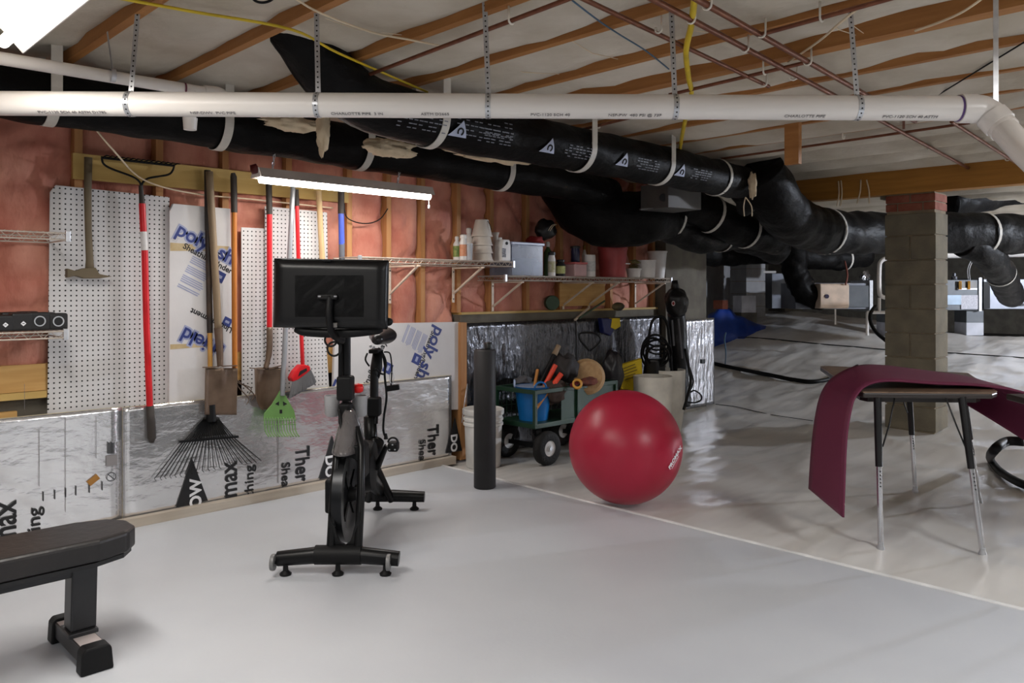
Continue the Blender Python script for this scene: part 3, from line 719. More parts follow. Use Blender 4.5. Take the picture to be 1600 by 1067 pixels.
P2 = panel_px('foam_board', 'white printed foam board leaning behind the bike saddle', 'insulation board',
              [(520, 640), (524, 508), (612, 505), (717, 503), (723, 640)], YP, 0.025, M_foam)
wtext(P2, 'poly shield', 681, 508, yq - 0.0006, 0.135, -116, M_inkblue, bold=0.003)
wtext(P2, 'Sheathing/Underlayment', 675, 516, yq, 0.052, -116, M_ink, bold=0.001)
slant(P2, 668, 524, -116, 17, 0.14, 0.0115, M_inkpale); sq(P2, 651, 561, -116, 0.07)
wtext(P2, 'hing/Underlay', 572, 610, yq, 0.062, 62, M_ink, bold=0.001)
wtext(P2, 'shield', 552, 606, yq - 0.0006, 0.135, 154, M_inkblue, bold=0.003, align='CENTER'); sq(P2, 606, 575, 62, 0.07)

PBL = panel_px('pegboard', 'large white pegboard with the pickaxe hanging over it', 'pegboard', [(74, 650), (78, 300), (87, 289), (265, 308), (263, 640)], 4.385, 0.006, M_peg)
PBM = panel_px('pegboard', 'narrow low white pegboard strip right of the orange handle', 'pegboard', [(378, 640), (377, 355), (415, 357), (416, 640)], 4.388, 0.006, M_peg)
PBR = panel_px('pegboard', 'tall white pegboard behind the red broom handle', 'pegboard', [(415, 640), (414, 322), (496, 330), (515, 612), (516, 640)], 4.378, 0.006, M_peg)
tag(MB().prism3([ONY(504, 331, 4.39), ONY(511, 332, 4.39), ONY(512, 410, 4.39), ONY(505, 410, 4.39)], (0, 0.004, 0)).build('pegboard_strip', M_peg), 'slim white perforated strip beside the blue handled tool', 'pegboard')

rl = ONY(114, 236, 4.375); rr_ = ONY(545, 300, 4.375)
tag(MB().bb(rl.x, rr_.x, 4.375, 4.398, 1.785, 1.915).build('tool_rail', M_rail, bevel=0.002), 'olive yellow wooden board the garden tools hang from', 'board')

# ------------------------------------------------------------------ garden tools on the wall
YT = 4.315
M_handw = mat('grey_wood', (122, 104, 82), 0.6, rgb2=(140, 120, 94), vscale=6, vstretch=(8, 8, 0.5))
M_hando = mat('orange_wood', (176, 104, 36), 0.35, rgb2=(190, 118, 44), vscale=5, vstretch=(8, 8, 0.5))
M_red = mat('red_enamel', (196, 24, 32), 0.35)
M_grip = mat('dark_grip', (50, 44, 40), 0.6)
M_rust = mat('brown_steel', (92, 74, 60), 0.45, 0.4, rgb2=(118, 98, 82), vscale=8)
M_iron = mat('dark_iron', (60, 56, 52), 0.5, 0.5)
M_pick = mat('weathered_pick', (98, 86, 66), 0.65, rgb2=(112, 98, 76), vscale=6)
def TP(px, py, y=YT): return ONY(px, py, y)
def px2m(n, px, y=YT): r = ray(px, 452); return n / FPX * (y / r.y)

t = thing('pickaxe', TP(140, 437), 'old pickaxe hanging head down over the large pegboard', 'pickaxe')
hp = [TP(138, 246), TP(137, 300), TP(138, 360), TP(140, 405), TP(140, 432)]
MB().tube(hp, [px2m(a, 138) for a in (6.0, 5.5, 5.0, 5.5, 7.5)], 14, flat=0.7, up=(0, 1, 0)).build('handle', M_pick, t, smooth=True)
hd = [(105, 419), (118, 423), (131, 419), (150, 418), (156, 428), (176, 432), (156, 435), (132, 435), (118, 431), (105, 434)]
MB().prism3([TP(a, b, YT - 0.02) for a, b in hd], (0, 0.04, 0)).build('head', M_iron if False else M_pick, t, bevel=0.004)

t = thing('bow_rake', TP(237, 692), 'bow rake with red handle and white band hung head up', 'rake')
P = [TP(222, 318), TP(224, 362)]; MB().tube(P, px2m(5, 222), 12).build('handle', M_red, t, smooth='auto')
MB().tube([TP(224, 362), TP(226, 391)], px2m(5.2, 224), 12).build('handle_band', mat('white_band', (214, 210, 208), 0.4), t, smooth='auto')
MB().tube([TP(226, 391), TP(229, 510), TP(234, 637)], px2m(5, 228), 12).build('handle', M_red, t, smooth='auto')
MB().tube([TP(234, 634), TP(236, 660), TP(237, 684), TP(237, 692)], [px2m(6, 236), px2m(6.6, 236), px2m(6.6, 236), px2m(3, 236)], 12).build('grip', M_grip, t, smooth=True)
MB().tube([TP(220, 290), TP(222, 320)], [px2m(3.2, 222), px2m(4.6, 222)], 10).build('ferrule', M_iron, t, smooth='auto')
bl = smoothpts([TP(220, 291), TP(218, 284), TP(207, 276), TP(175, 264), TP(162, 256), TP(159, 247)], 6)
br = smoothpts([TP(221, 291), TP(224, 284), TP(234, 278), TP(262, 273), TP(270, 266), TP(272, 257)], 6)
MB().tube(bl, 0.0055, 8).build('bow', M_blackw, t, smooth=True); MB().tube(br, 0.0055, 8).build('bow', M_blackw, t, smooth=True)
hb0, hb1 = TP(158, 246), TP(273, 259)
MB().bar(hb0, hb1, 0.012, 0.012).build('head_bar', M_blackw, t)
tm = MB()
for i in range(15):
    c_ = hb0 + (hb1 - hb0) * (i + 0.3) / 14.6
    tm.tube([c_, c_ + V(0.008, -0.03, 0.008), c_ + V(0.015, -0.055, 0.004)], [0.0045, 0.004, 0.002], 6)
o = tm.build('teeth', M_blackw, t); o['kind'] = 'stuff'

t = thing('square_shovel', TP(345, 648), 'square bladed shovel with long grey wooden handle', 'shovel')
MB().tube(smoothpts([TP(327, 268), TP(331, 340), TP(337, 440), TP(341, 516)], 4), px2m(5.6, 335), 12).build('handle', M_handw, t, smooth=True)
MB().tube([TP(341, 512), TP(343, 545), TP(344, 572)], [px2m(6.5, 340), px2m(5.5, 340), px2m(4.5, 340)], 12).build('socket', M_rust, t, smooth='auto')
def bladef(px0, px1, py0, py1, bulge, y):
    def f(u, v):
        a = px0 + (px1 - px0) * u; b = py0 + (py1 - py0) * v
        rim = 0.03 * max(0, abs(u - 0.5) * 2 - 0.8) / 0.2 * (1 - v * 0.6)
        q = ONY(a, b, y); yy = y - bulge * math.exp(-((u - 0.5) / 0.12) ** 2) * max(0, 1 - 2 * v) - rim * 0.6
        return V(q.x, yy, q.z)
    return f
MB().grid(bladef(319, 369, 575, 648, 0.022, YT - 0.012), 24, 16).build('blade', M_rust, t, smooth=True, solid=0.004)
MB().bar(TP(317.5, 574, YT - 0.025), TP(341, 573, YT - 0.02), 0.02, 0.005).build('step', M_rust, t)
MB().bar(TP(347, 572, YT - 0.02), TP(370, 571, YT - 0.025), 0.02, 0.005).build('step', M_rust, t)

YR = 4.335 - 0.012
t = thing('leaf_rake', ONY(322, 750, YR), 'black fan leaf rake with spread tines hanging below the square shovel', 'rake')
def RP(px, py, y=YR): return ONY(px, py, y)
MB().tube([RP(324, 266, 4.344), RP(325, 360, 4.344)], px2m(5, 325), 10).build('grip', M_grip, t, smooth='auto')
MB().tube([RP(325, 360, 4.344), RP(328, 520, 4.344)], px2m(4.6, 325), 10).build('handle', mat('black_wrap', (36, 30, 28), 0.5, rgb2=(70, 54, 40), vscale=9), t, smooth='auto')
MB().tube([RP(328, 515, 4.344), RP(329, 640, 4.325)], px2m(3.8, 325), 10).build('handle', mat('yellow_wood', (180, 134, 66), 0.5), t, smooth='auto')
MB().tube([RP(329, 632), RP(330, 658)], px2m(8, 328), 12).build('collar', M_blackw, t, smooth='auto')
tips = [(241, 748), (250, 747), (257, 745), (265, 744), (273, 743), (281, 742), (289, 740), (298, 738), (307, 736), (316, 735), (325, 733), (334, 731), (343, 730), (352, 727), (360, 725), (368, 723), (376, 722), (384, 722), (391, 721), (398, 720), (405, 717)]
for i, (a, b) in enumerate(tips):
    f_ = i / (len(tips) - 1); s0 = RP(318 + 24 * f_, 655, YR); s1 = RP(284 + 84 * f_, 690 - 7 * f_ + 3, YR - 0.004); s2 = RP(a, b, YR - 0.008)
    MB().tube([s0, s1, s2, s2 + V(0, -0.022, -0.006)], [0.0026, 0.0028, 0.0024, 0.0018], 6).build('tine', M_blackw, t, smooth=True)
MB().bar(RP(280, 690, YR - 0.004), RP(372, 682, YR - 0.004), 0.014, 0.012).build('tine_spreader', M_blackw, t)
def fan(u, v):
    a0, b0 = 318 + 24 * u, 652; a1, b1 = 302 + 52 * u, 684 - 5 * u
    return RP(a0 + (a1 - a0) * v, b0 + (b1 - b0) * v, YR + 0.003)
MB().grid(fan, 10, 6).build('fan_plate', mat('sheer_black', (40, 38, 36), 0.4), t, solid=0.002)

t = thing('cultivator', TP(366, 610), 'orange wooden handled tool with dark grip beside the square shovel', 'garden tool')
MB().tube([TP(364, 270), TP(365, 276), TP(366, 332)], [px2m(3, 366), px2m(5, 366), px2m(4.9, 366)], 12).build('grip', M_grip, t, smooth='auto')
MB().tube([TP(366, 330), TP(366, 450), TP(367, 590)], px2m(4.2, 366), 12).build('handle', M_hando, t, smooth='auto')
for a in ((372, 598, 392, 606), (372, 604, 388, 622), (371, 594, 396, 615)):
    MB().tube(smoothpts([TP(368, 588), TP(a[0], a[1]), TP(a[2], a[3]), TP(a[2] - 3, a[3] + 10)], 4), 0.003, 6).build('prong', M_rust, t, smooth=True)

t = thing('round_shovel', TP(418, 636), 'red handled shovel with curved brown steel blade', 'shovel')
MB().tube([TP(420, 280), TP(420, 290), TP(421, 335)], [px2m(3, 420), px2m(4.8, 420), px2m(4.6, 420)], 12).build('grip', M_grip, t, smooth='auto')
MB().tube([TP(421, 333), TP(421, 513)], px2m(4.3, 420), 12).build('handle', M_red, t, smooth='auto')
MB().tube(smoothpts([TP(421, 511), TP(421, 540), TP(419, 560), TP(415, 576)], 4), [px2m(a, 420) for a in (4.8,) * 8 + (4,) * 5], 12).build('socket', M_rust, t, smooth=True)
def rbl(u, v):
    wv = 1.0 if v < 0.55 else math.sqrt(max(0.0, 1 - ((v - 0.55) / 0.46) ** 2))
    a = 417 + (u - 0.5) * 2 * (24 - 2 * v) * (0.35 + 0.65 * wv) ; b = 574 + 66 * v
    q = ONY(a, b, YT); return V(q.x, YT - 0.045 * (abs(u - 0.5) * 2) ** 2 + 0.006, q.z)
MB().grid(rbl, 20, 20).build('blade', M_rust, t, smooth=True, solid=0.004)
MB().bar(TP(391, 575, YT - 0.03), TP(412, 577, YT - 0.005), 0.016, 0.006).build('step', M_rust, t)
MB().bar(TP(420, 576, YT - 0.005), TP(440, 571, YT - 0.03), 0.016, 0.006).build('step', M_rust, t)

M_green = mat('lime_plastic', (100, 140, 78), 0.5)
YG = 4.265
t = thing('litter_fork', ONY(436, 680, YG), 'lime green plastic litter fork on a grey pole', 'fork')
MB().tube([ONY(458, 292, YG + 0.03), ONY(449, 460, YG + 0.015), ONY(441, 618, YG)], px2m(4, 450, YG), 12).build('pole', mat('grey_pole', (146, 148, 152), 0.35, 0.4), t, smooth='auto')
def gp(px, py): return ONY(px, py, YG)
MB().prism3([gp(438, 610), gp(443, 611), gp(452, 628), gp(460, 642), gp(462, 654), gp(412, 654), gp(413, 646), gp(425, 632)], (0, 0.008, 0)).build('head', M_green, t, bevel=0.002)
for i in range(12):
    a = 413 + i * 4.3; b0, b1 = gp(a, 652), gp(a - 0.5, 672)
    MB().tube(smoothpts([b0, b1 + V(0, -0.015, 0), gp(a - 1, 680) + V(0, -0.06, 0)], 3), 0.0038, 6).build('tine', M_green, t, smooth=True)
for b in (656, 663): MB().bar(gp(411, b) + V(0, -0.004, 0), gp(462, b) + V(0, -0.004, 0), 0.006, 0.004).build('cross_bar', M_green, t)
MB().prism3([ONY(a, b, YG - 0.001) for a, b in ((430, 631), (436, 627), (436, 634))], (0, 0.002, 0)).build('cut_out', M_hole, t)
MB().prism3([ONY(a, b, YG - 0.001) for a, b in ((442, 627), (449, 631), (443, 634))], (0, 0.002, 0)).build('cut_out', M_hole, t)
MB().prism3([ONY(a, b, YG - 0.001) for a, b in ((437, 640), (441, 640), (441, 646), (437, 646))], (0, 0.002, 0)).build('cut_out', M_hole, t)

YBm = 4.30
t = thing('broom', ONY(475, 622, YBm), 'red angled broom with grey bristles hanging on the wall', 'broom')
def bp_(px, py, y=YBm): return ONY(px, py, y)
MB().tube([bp_(463, 296), bp_(464, 322)], px2m(3.6, 465), 10).build('grip', M_grip, t, smooth='auto')
MB().tube([bp_(464, 320), bp_(467, 430), bp_(473, 572)], px2m(3.2, 466), 10).build('handle', M_red, t, smooth='auto')
MB().prism3([bp_(a, b, YBm - 0.03) for a, b in ((471, 570), (478, 570), (485, 572), (486, 578), (480, 584), (466, 594), (458, 597), (456, 591), (462, 580))], (0, 0.06, 0)).build('broom_cap', M_red, t, bevel=0.008)
MB().prism3([bp_(a, b, YBm - 0.032) for a, b in ((469, 580), (479, 575), (480, 579), (466, 588))], (0, 0.003, 0)).build('cap_slot', M_hole, t)
random.seed(5); bm_ = MB()
for i in range(90):
    f_ = (i % 30) / 29; yy = YBm - 0.024 + 0.024 * (i // 30)
    a = bp_(458 + 27 * f_, 596 - 18 * f_, yy); b = bp_(452 + 41 * f_ + random.uniform(-.6, .6), 622 - 24 * f_ + random.uniform(-1.5, 1.5), yy)
    bm_.tube([a, b], [0.0048, 0.0042], 5)
o = bm_.build('bristles', mat('grey_bristle', (104, 104, 106), 0.7), t); o['kind'] = 'stuff'

tag(MB().tube([TP(498, 298, 4.33), TP(501, 360, 4.335), TP(507, 470, 4.34)], px2m(4.4, 500), 12).build('garden_stake', mat('pale_stake', (190, 160, 116), 0.6, rgb2=(204, 176, 132), vscale=5, vstretch=(8, 8, 0.5)), smooth='auto'), 'plain tan wooden pole hanging between broom and blue handled tool', 'pole')
t = thing('blue_tool', TP(535, 470), 'blue handled tool hanging behind the bike screen', 'garden tool')
MB().tube([TP(533, 298), TP(533, 334)], px2m(5, 533), 12).build('grip', M_grip, t, smooth='auto')
MB().tube([TP(533, 332), TP(534, 382)], px2m(4.6, 533), 12).build('handle', mat('blue_enamel', (62, 82, 172), 0.35), t, smooth='auto')
MB().tube([TP(534, 380), TP(535, 470)], px2m(4.6, 533), 12).build('handle', mat('grey_sleeve', (86, 88, 96), 0.5), t, smooth='auto')
cable('wire_drape', 'black wire drooping on the insulation beside the blue tool', [ONY(538, 318, 4.37), ONY(541, 338, 4.36), ONY(556, 347, 4.36), ONY(576, 349, 4.37), ONY(594, 342, 4.38), ONY(606, 326, 4.38)], 0.004, M_blackw)

# ------------------------------------------------------------------ wire shelves
M_wire = mat('shelf_wire', (186, 176, 164), 0.35, 0.5)
M_brk = mat('bracket_cream', (206, 190, 172), 0.5)
def wire_shelf(label, x0, x1, z, y0, y1, brs):
    t = thing('wire_shelf', ((x0 + x1) / 2, y1, z), label, 'shelf')
    for yy in (y0, y1 - 0.01):
        MB().cyl(V(x0, yy, z), V(x1, yy, z), 0.0038, n=8).build('rail', M_wire, t); MB().cyl(V(x0, yy, z - 0.03), V(x1, yy, z - 0.03), 0.0038, n=8).build('rail', M_wire, t)
        n = int((x1 - x0) / 0.03)
        pts = [V(x0 + (x1 - x0) * i / n, yy, z - (0.03 if i % 2 else 0.0)) for i in range(n + 1)]
        MB().tube(pts, 0.0024, 5).build('truss_wire', M_wire, t)
    n = int((x1 - x0) / 0.025); m2 = MB()
    for i in range(n + 1):
        xx = x0 + (x1 - x0) * i / n; m2.tube([V(xx, y0, z + 0.004), V(xx, y1 - 0.01, z + 0.004)], 0.002, 5)
    o = m2.build('deck_wires', M_wire, t); o['kind'] = 'stuff'
    for xx in (x0, x1):
        MB().bb(xx - 0.01, xx + 0.01, y0 - 0.008, y0 + 0.010, z - 0.04, z + 0.012).build('corner_clip', M_galv, t, bevel=0.002)
        MB().cyl(V(xx, y0, z - 0.03), V(xx, y1 - 0.01, z - 0.03), 0.0035, n=8).build('rail', M_wire, t)
    for bx in brs:
        b = MB(); b.bb(bx - 0.010, bx + 0.010, y1 - 0.006, y1, z - 0.29, z - 0.03); b.bb(bx - 0.008, bx + 0.008, y0 - 0.02, y1, z - 0.048, z - 0.038)
        b.bar(V(bx, y1 - 0.008, z - 0.225), V(bx, y0 + 0.0, z - 0.045), 0.014, 0.012)
        o = b.build('bracket', M_brk, t)
        for zz in (z - 0.07, z - 0.265): MB().tube([V(bx, y1 - 0.008, zz), V(bx, y1 - 0.005, zz)], 0.005, 8).build('screw', M_hole, o)
    return t
SY0, SY1 = 4.085, 4.395
wire_shelf('upper wire shelf at the left frame edge, empty', -0.9, 1.115, 1.49, SY0, SY1, [0.74, -0.1])
wire_shelf('lower wire shelf at the left frame edge holding black dumbbells', -0.9, 1.105, 1.035, SY0, SY1, [0.70, -0.1])
wire_shelf('wire shelf behind the bike holding white pots and jugs', 2.72, 4.03, 1.425, SY0, SY1, [3.16, 3.72])
wire_shelf('long wire shelf at the far end holding bin, bottles and red bucket', 3.95, 6.02, 1.325, SY0, SY1, [4.11, 4.91, 5.24, 5.9])

M_db = mat('black_hex_rubber', (26, 25, 26), 0.5)
def dumbbell(label, x, z, s_, ringed):
    y = SY0 + 0.02; t = thing('dumbbell', (x, y + 0.13, z), label, 'dumbbell', 'dumbbells on the lower left wire shelf')
    for yy in (y, y + 0.19):
        MB().bb(x - s_, x + s_, yy, yy + 0.075, z, z + 1.95 * s_).build('head', M_db, t, bevel=0.009, seg=3)
    MB().tube([V(x, y + 0.07, z + s_), V(x, y + 0.2, z + s_)], 0.015, 12).build('handle', M_galv, t, smooth='auto')
    if ringed:
        MB().ring(V(x - 0.002, y - 0.001, z + s_), (0, 1, 0), 0.019, 0.006, 0.005, 24).build('ring', M_galv, t)
        MB().lathe([(0.018, 0), (0.018, 0.003)], V(x - 0.002, y - 0.001, z + s_), 20, axis=(0, 1, 0)).build('socket', M_hole, t)
    else:
        MB().box(V(x + 0.004, y - 0.0005, z + s_ * 0.8), (0.016, 0.002, 0.016), Matrix.Rotation(0.78, 3, 'Y')).build('printed_logo', M_inkwhite, t)
        MB().box(V(x + 0.004, y - 0.0012, z + s_ * 0.8), (0.008, 0.002, 0.003)).build('logo_mark', M_hole, t)
for lab, px, s_, rg in (('black dumbbell with silver ring, rightmost on the left shelf', 92, 0.0395, 1), ('black dumbbell with silver ring, second from the shelf end', 63, 0.0425, 1),
                    ('black dumbbell with a square white logo', 35, 0.0415, 0), ('small black dumbbell at the left frame edge', 7, 0.037, 0)):
    dumbbell(lab, ONY(px, 500, SY0 + 0.02).x, 1.042, s_, rg)

# ------------------------------------------------------------------ things on the far shelves
def at_shelf(px, y=4.20): return ONY(px, 420, y).x
def mpp(px, y=4.20): r = ray(px, 452); return (y / r.y) / FPX
Z1, Z2 = 1.433, 1.333
M_wp = mat('white_plastic', (212, 208, 204), 0.4); M_gp = mat('grey_pot', (196, 188, 178), 0.45)
M_clear = mat('clear_plastic', (196, 200, 206), 0.15, alpha=0.45); M_blk = mat('black_plastic', (20, 20, 21), 0.4)
def bottle(name, label, cat, px, w, hpx, y, zb, body, cap, band=None, neck=0.45):
    x = at_shelf(px, y); k = mpp(px, y); r = w / 2 * k; h = hpx * k
    t = thing(name, (x, y, zb), label, cat)
    MB().lathe([(r * 0.95, 0), (r, h * 0.03), (r, h * 0.68), (r * neck, h * 0.82), (r * neck, h * 0.86)], (x, y, zb), 18).build('body', body, t, smooth='auto')
    MB().lathe([(r * neck * 1.25, h * 0.85), (r * neck * 1.25, h * 0.97), (r * neck * 0.8, h)], (x, y, zb), 16).build('cap', cap, t, smooth='auto')
    if band: MB().lathe([(r * 1.02, h * 0.15), (r * 1.02, h * 0.6)], (x, y, zb), 18).build('paper_label', band, t, smooth='auto')
    return t
M_or = mat('orange_label', (196, 128, 92), 0.6, rgb2=(206, 150, 118), vscale=60); M_gn = mat('green_label', (92, 118, 62), 0.6, rgb2=(150, 160, 90), vscale=60)
bottle('bottle', 'white bottle with green base label, leftmost on the pot shelf', 'bottle', 714, 12, 38, 4.28, Z1, M_wp, M_wp, M_gn)
bottle('spray_bottle', 'white capped bottle with orange label by the clear cup', 'bottle', 724, 12, 40, 4.16, Z1, M_wp, M_wp, M_or, 0.7)
x = at_shelf(733, 4.14); k = mpp(733, 4.14)
tag(MB().lathe([(5.0 * k, 0), (6.0 * k, 26 * k), (5.6 * k, 26 * k), (4.6 * k, 0.004)], (x, 4.14, Z1), 18).build('plastic_cup', M_clear, smooth='auto'), 'clear plastic cup in front of the nested pots', 'cup')
bottle('jug', 'white jug with rounded shoulder behind the clear cup', 'jug', 733, 15, 52, 4.30, Z1, M_wp, M_wp, None, 0.5)
x = at_shelf(753, 4.2); k = mpp(753, 4.2)
potlab = ['grey plastic pot, bottom of the upside-down stack', 'grey plastic pot, second from bottom in the upside-down stack', 'grey plastic pot, third from bottom in the upside-down stack', 'grey plastic pot on top of the upside-down stack']
for i in range(4):
    zb = Z1 + (0, 12, 24, 38)[i] * k
    R0 = (17.5 - 0.4 * i) * k; R1 = 10.5 * k; hh = 26 * k
    tag(MB().lathe([(R0 + 0.6 * k, 0), (R0 + 0.6 * k, 1.6 * k), (R0 - 0.4 * k, 1.7 * k), (R1, hh), (0, hh)], (x, 4.2, zb), 28).build('plastic_pot', M_gp, smooth='auto'), potlab[i], 'pot', 'pots nested upside down on the shelf')
for i in range(1): cable('cord', 'thin black cord with a bead hanging over the pot stack', [V(x + 2 * k, 4.2 - 0.03, Z1 + 66 * k), V(x + 3 * k, 4.2 - 0.062, Z1 + 58 * k), V(x + 5 * k, 4.2 - 0.075, Z1 + 48 * k)], 0.0025, M_blackw)
x = at_shelf(774, 4.28); k = mpp(774, 4.28)
tag(MB().lathe([(4.6 * k, 0), (4.6 * k, 40 * k), (6.5 * k, 46 * k), (5.9 * k, 46 * k), (4.0 * k, 40 * k), (4.0 * k, 0.01)], (x, 4.28, Z1), 18).build('plastic_tube', M_gp, smooth='auto'), 'grey plastic tube standing between pots and white jug', 'tube')
x = at_shelf(785, 4.16); k = mpp(785, 4.16)
t = thing('handled_jug', (x, 4.16, Z1), 'white plastic jug with a moulded handle next to the clear bin', 'jug')
MB().prism3([V(x + a * k, 4.12, Z1 + b * k) for a, b in ((-9.5, 0), (10.5, 0), (10.5, 26), (8, 34), (-6, 34), (-9.5, 24))], (0, 0.08, 0)).build('body', M_wp, t, bevel=0.008, seg=3)
MB().tube([V(x + 1 * k, 4.117, Z1 + 28 * k), V(x + 1 * k, 4.123, Z1 + 28 * k)], 2.6 * k, 14).build('handle_hole', M_hole, t)
MB().cyl(V(x - 5 * k, 4.16, Z1 + 33 * k), V(x - 5 * k, 4.16, Z1 + 37 * k), 3 * k, n=14).build('cap', M_wp, t)
MB().bb(x - 9 * k, x - 1 * k, 4.1185, 4.121, Z1 + 6 * k, Z1 + 20 * k).build('paper_label', mat('grey_label', (92, 92, 98), 0.6, rgb2=(170, 170, 176), vscale=70), t)
# storage bin
t = thing('storage_bin', (at_shelf(823), 4.22, Z2), 'clear bluish plastic storage bin with lid on the long shelf', 'bin')
xa, xb = at_shelf(800, 4.12), at_shelf(848, 4.12); kk = mpp(823, 4.12); zt = Z2 + 47 * kk
M_bin = mat('bin_plastic', (160, 168, 186), 0.2, alpha=0.42)
m2 = MB(); th = 0.004
m2.bb(xa, xb, 4.12, 4.36, Z2, Z2 + th); m2.bb(xa, xb, 4.12, 4.12 + th, Z2, zt); m2.bb(xa, xb, 4.36 - th, 4.36, Z2, zt); m2.bb(xa, xa + th, 4.12, 4.36, Z2, zt); m2.bb(xb - th, xb, 4.12, 4.36, Z2, zt)
m2.build('body', M_bin, t)
MB().bb(xa - 0.012, xb + 0.012, 4.108, 4.372, zt, zt + 0.022).build('lid', mat('bin_lid', (150, 156, 178), 0.3), t, bevel=0.005)
MB().bb(xa + 0.01, xb - 0.01, 4.14, 4.35, Z2 + 0.006, Z2 + 0.13).build('contents', mat('teal_contents', (58, 96, 112), 0.6, rgb2=(96, 112, 150), vscale=14), t, bevel=0.02)
# helmet like black ball with red cloth on the bin
xh = at_shelf(856, 4.22); kh = mpp(856, 4.22); zb = zt + 0.022
M_redc = mat('red_cloth', (120, 30, 28), 0.8)
def lump(c, s_, sd, am=0.35, fr=1.8):
    def f(u, v):
        a = 2 * math.pi * u; q = math.pi * (v - 0.5); n_ = V(math.cos(a) * math.cos(q), math.sin(a) * math.cos(q), math.sin(q))
        g_ = 1 + am * noise.noise(n_ * fr + V(sd, 0, 0)); p_ = V(n_.x * s_[0], n_.y * s_[1], n_.z * s_[2]) * g_
        return Vector(c) + p_
    return MB().grid(f, 24, 14)
tag(lump(V(at_shelf(836, 4.24), 4.24, zb + 0.028), (0.07, 0.06, 0.035), 2).build('folded_cloth', M_redc, smooth=True), 'dark red cloth bundle on the clear bin lid', 'cloth')
t = thing('cap_bag', (xh, 4.24, zb + 0.03), 'black rounded cap with cream cord hung above the bin', 'bag')
lump(V(at_shelf(853, 4.25), 4.25, Z2 + 73 * kh), (20 * kh, 0.07, 17 * kh), 9, 0.25).build('body', M_blk, t, smooth=True)
for dx in (0, 3): MB().tube(smoothpts([V(at_shelf(857 + dx, 4.18), 4.185, Z2 + 70 * kh), V(at_shelf(862 + dx, 4.17), 4.172, Z2 + 78 * kh), V(at_shelf(868 + dx, 4.17), 4.18, Z2 + 81 * kh)], 4), 0.0025, 6).build('cord', M_cream, t)
bottle('spray_bottle', 'green spray bottle standing right of the clear bin', 'bottle', 856, 14, 54, 4.28, Z2, mat('green_bottle', (52, 76, 44), 0.3), M_wp, None, 0.35)
bottle('spice_bottle', 'white bottle with yellowed label, left of the squat jar', 'bottle', 862, 12, 38, 4.15, Z2, M_wp, M_blk, mat('beige_label', (172, 168, 120), 0.6, rgb2=(206, 200, 180), vscale=50), 0.8)
bottle('jar', 'squat dark jar with yellow green label', 'jar', 876, 15, 26, 4.16, Z2, M_blk, M_blk, mat('lime_label', (170, 176, 100), 0.6, rgb2=(196, 196, 140), vscale=60), 0.7)
x = at_shelf(899, 4.18); k = mpp(899, 4.18)
t = thing('food_tub', (x, 4.18, Z2), 'clear tub with pink lid under the dark blue can', 'container')
MB().bb(x - 14 * k, x + 14 * k, 4.12, 4.26, Z2, Z2 + 19 * k).build('body', mat('frosted_pink', (196, 160, 160), 0.4), t, bevel=0.008)
MB().bb(x - 15 * k, x + 15 * k, 4.115, 4.265, Z2 + 19 * k, Z2 + 22 * k).build('lid', mat('pink_lid', (196, 104, 104), 0.4), t, bevel=0.003)
bottle('can', 'dark blue can standing on the pink lidded tub', 'can', 899, 14, 26, 4.2, Z2 + 22 * k, mat('navy_can', (34, 36, 66), 0.3), M_blk, None, 0.9)
x = at_shelf(921, 4.16); k = mpp(921, 4.16)
t = thing('canister', (x, 4.16, Z2), 'white cylindrical canister left of the red bucket', 'canister')
MB().lathe([(9.5 * k, 0), (9.5 * k, 32 * k), (8.8 * k, 34 * k), (0, 34 * k)], (x, 4.16, Z2), 22).build('body', M_wp, t, smooth='auto')
MB().lathe([(9.6 * k, 8 * k), (9.6 * k, 24 * k)], (x, 4.16, Z2), 22).build('paper_label', mat('pale_label', (186, 186, 184), 0.6, rgb2=(206, 206, 204), vscale=80), t, smooth='auto')
bottle('dropper_bottle', 'small gold topped bottle peeking behind the white canister', 'bottle', 913, 8, 50, 4.32, Z2, M_gp, mat('brass_cap', (146, 116, 60), 0.4, 0.6), None, 0.5)
x = at_shelf(957, 4.2); k = mpp(957, 4.2)
t = thing('bucket', (x, 4.2, Z2), 'dull red plastic bucket on the long shelf', 'bucket')
M_rb = mat('dull_red_plastic', (152, 58, 58), 0.4)
MB().lathe([(20 * k, 0), (23.5 * k, 50 * k), (24.6 * k, 50 * k), (24.6 * k, 52 * k), (22.6 * k, 52 * k), (19 * k, 0.01), (0, 0.01)], (x, 4.2, Z2), 28).build('body', M_rb, t, smooth='auto')
MB().ring(V(x, 4.2, Z2 + 44 * k), (0, 0, 1), 23.2 * k, 3 * k, 0.6 * k, 28).build('rim_band', M_rb, t)
MB().bb(x + 5 * k, x + 16 * k, 4.2 - 22.4 * k, 4.2 - 20.5 * k, Z2 + 20 * k, Z2 + 21.6 * k).build('sticker', M_inkwhite, t)
def pot_open(label, px, w0, w1, hpx, y, m_=M_wp):
    x = at_shelf(px, y); k = mpp(px, y)
    return tag(MB().lathe([(w0 / 2 * k, 0), (w1 / 2 * k, hpx * k), (w1 / 2 * k + 0.004, hpx * k), (w1 / 2 * k + 0.004, hpx * k - 0.012), (w1 / 2 * k - 0.004, hpx * k - 0.002), (w0 / 2 * k - 0.004, 0.008), (0, 0.008)], (x, y, Z2), 24).build('flower_pot', m_, smooth='auto'), label, 'pot')
pot_open('tall white flower pot at the shelf end', 1027, 22, 30, 42, 4.28)
pot_open('short white flower pot in front of the tall white one', 1008, 30, 33, 27, 4.15)
pot_open('low white pot holding dried plants right of the red bucket', 990, 20, 24, 14, 4.16)
t = thing('dried_plants', (at_shelf(990, 4.16), 4.16, Z2 + 0.05), 'dried brownish leaves heaped in the low white pot', 'plant')
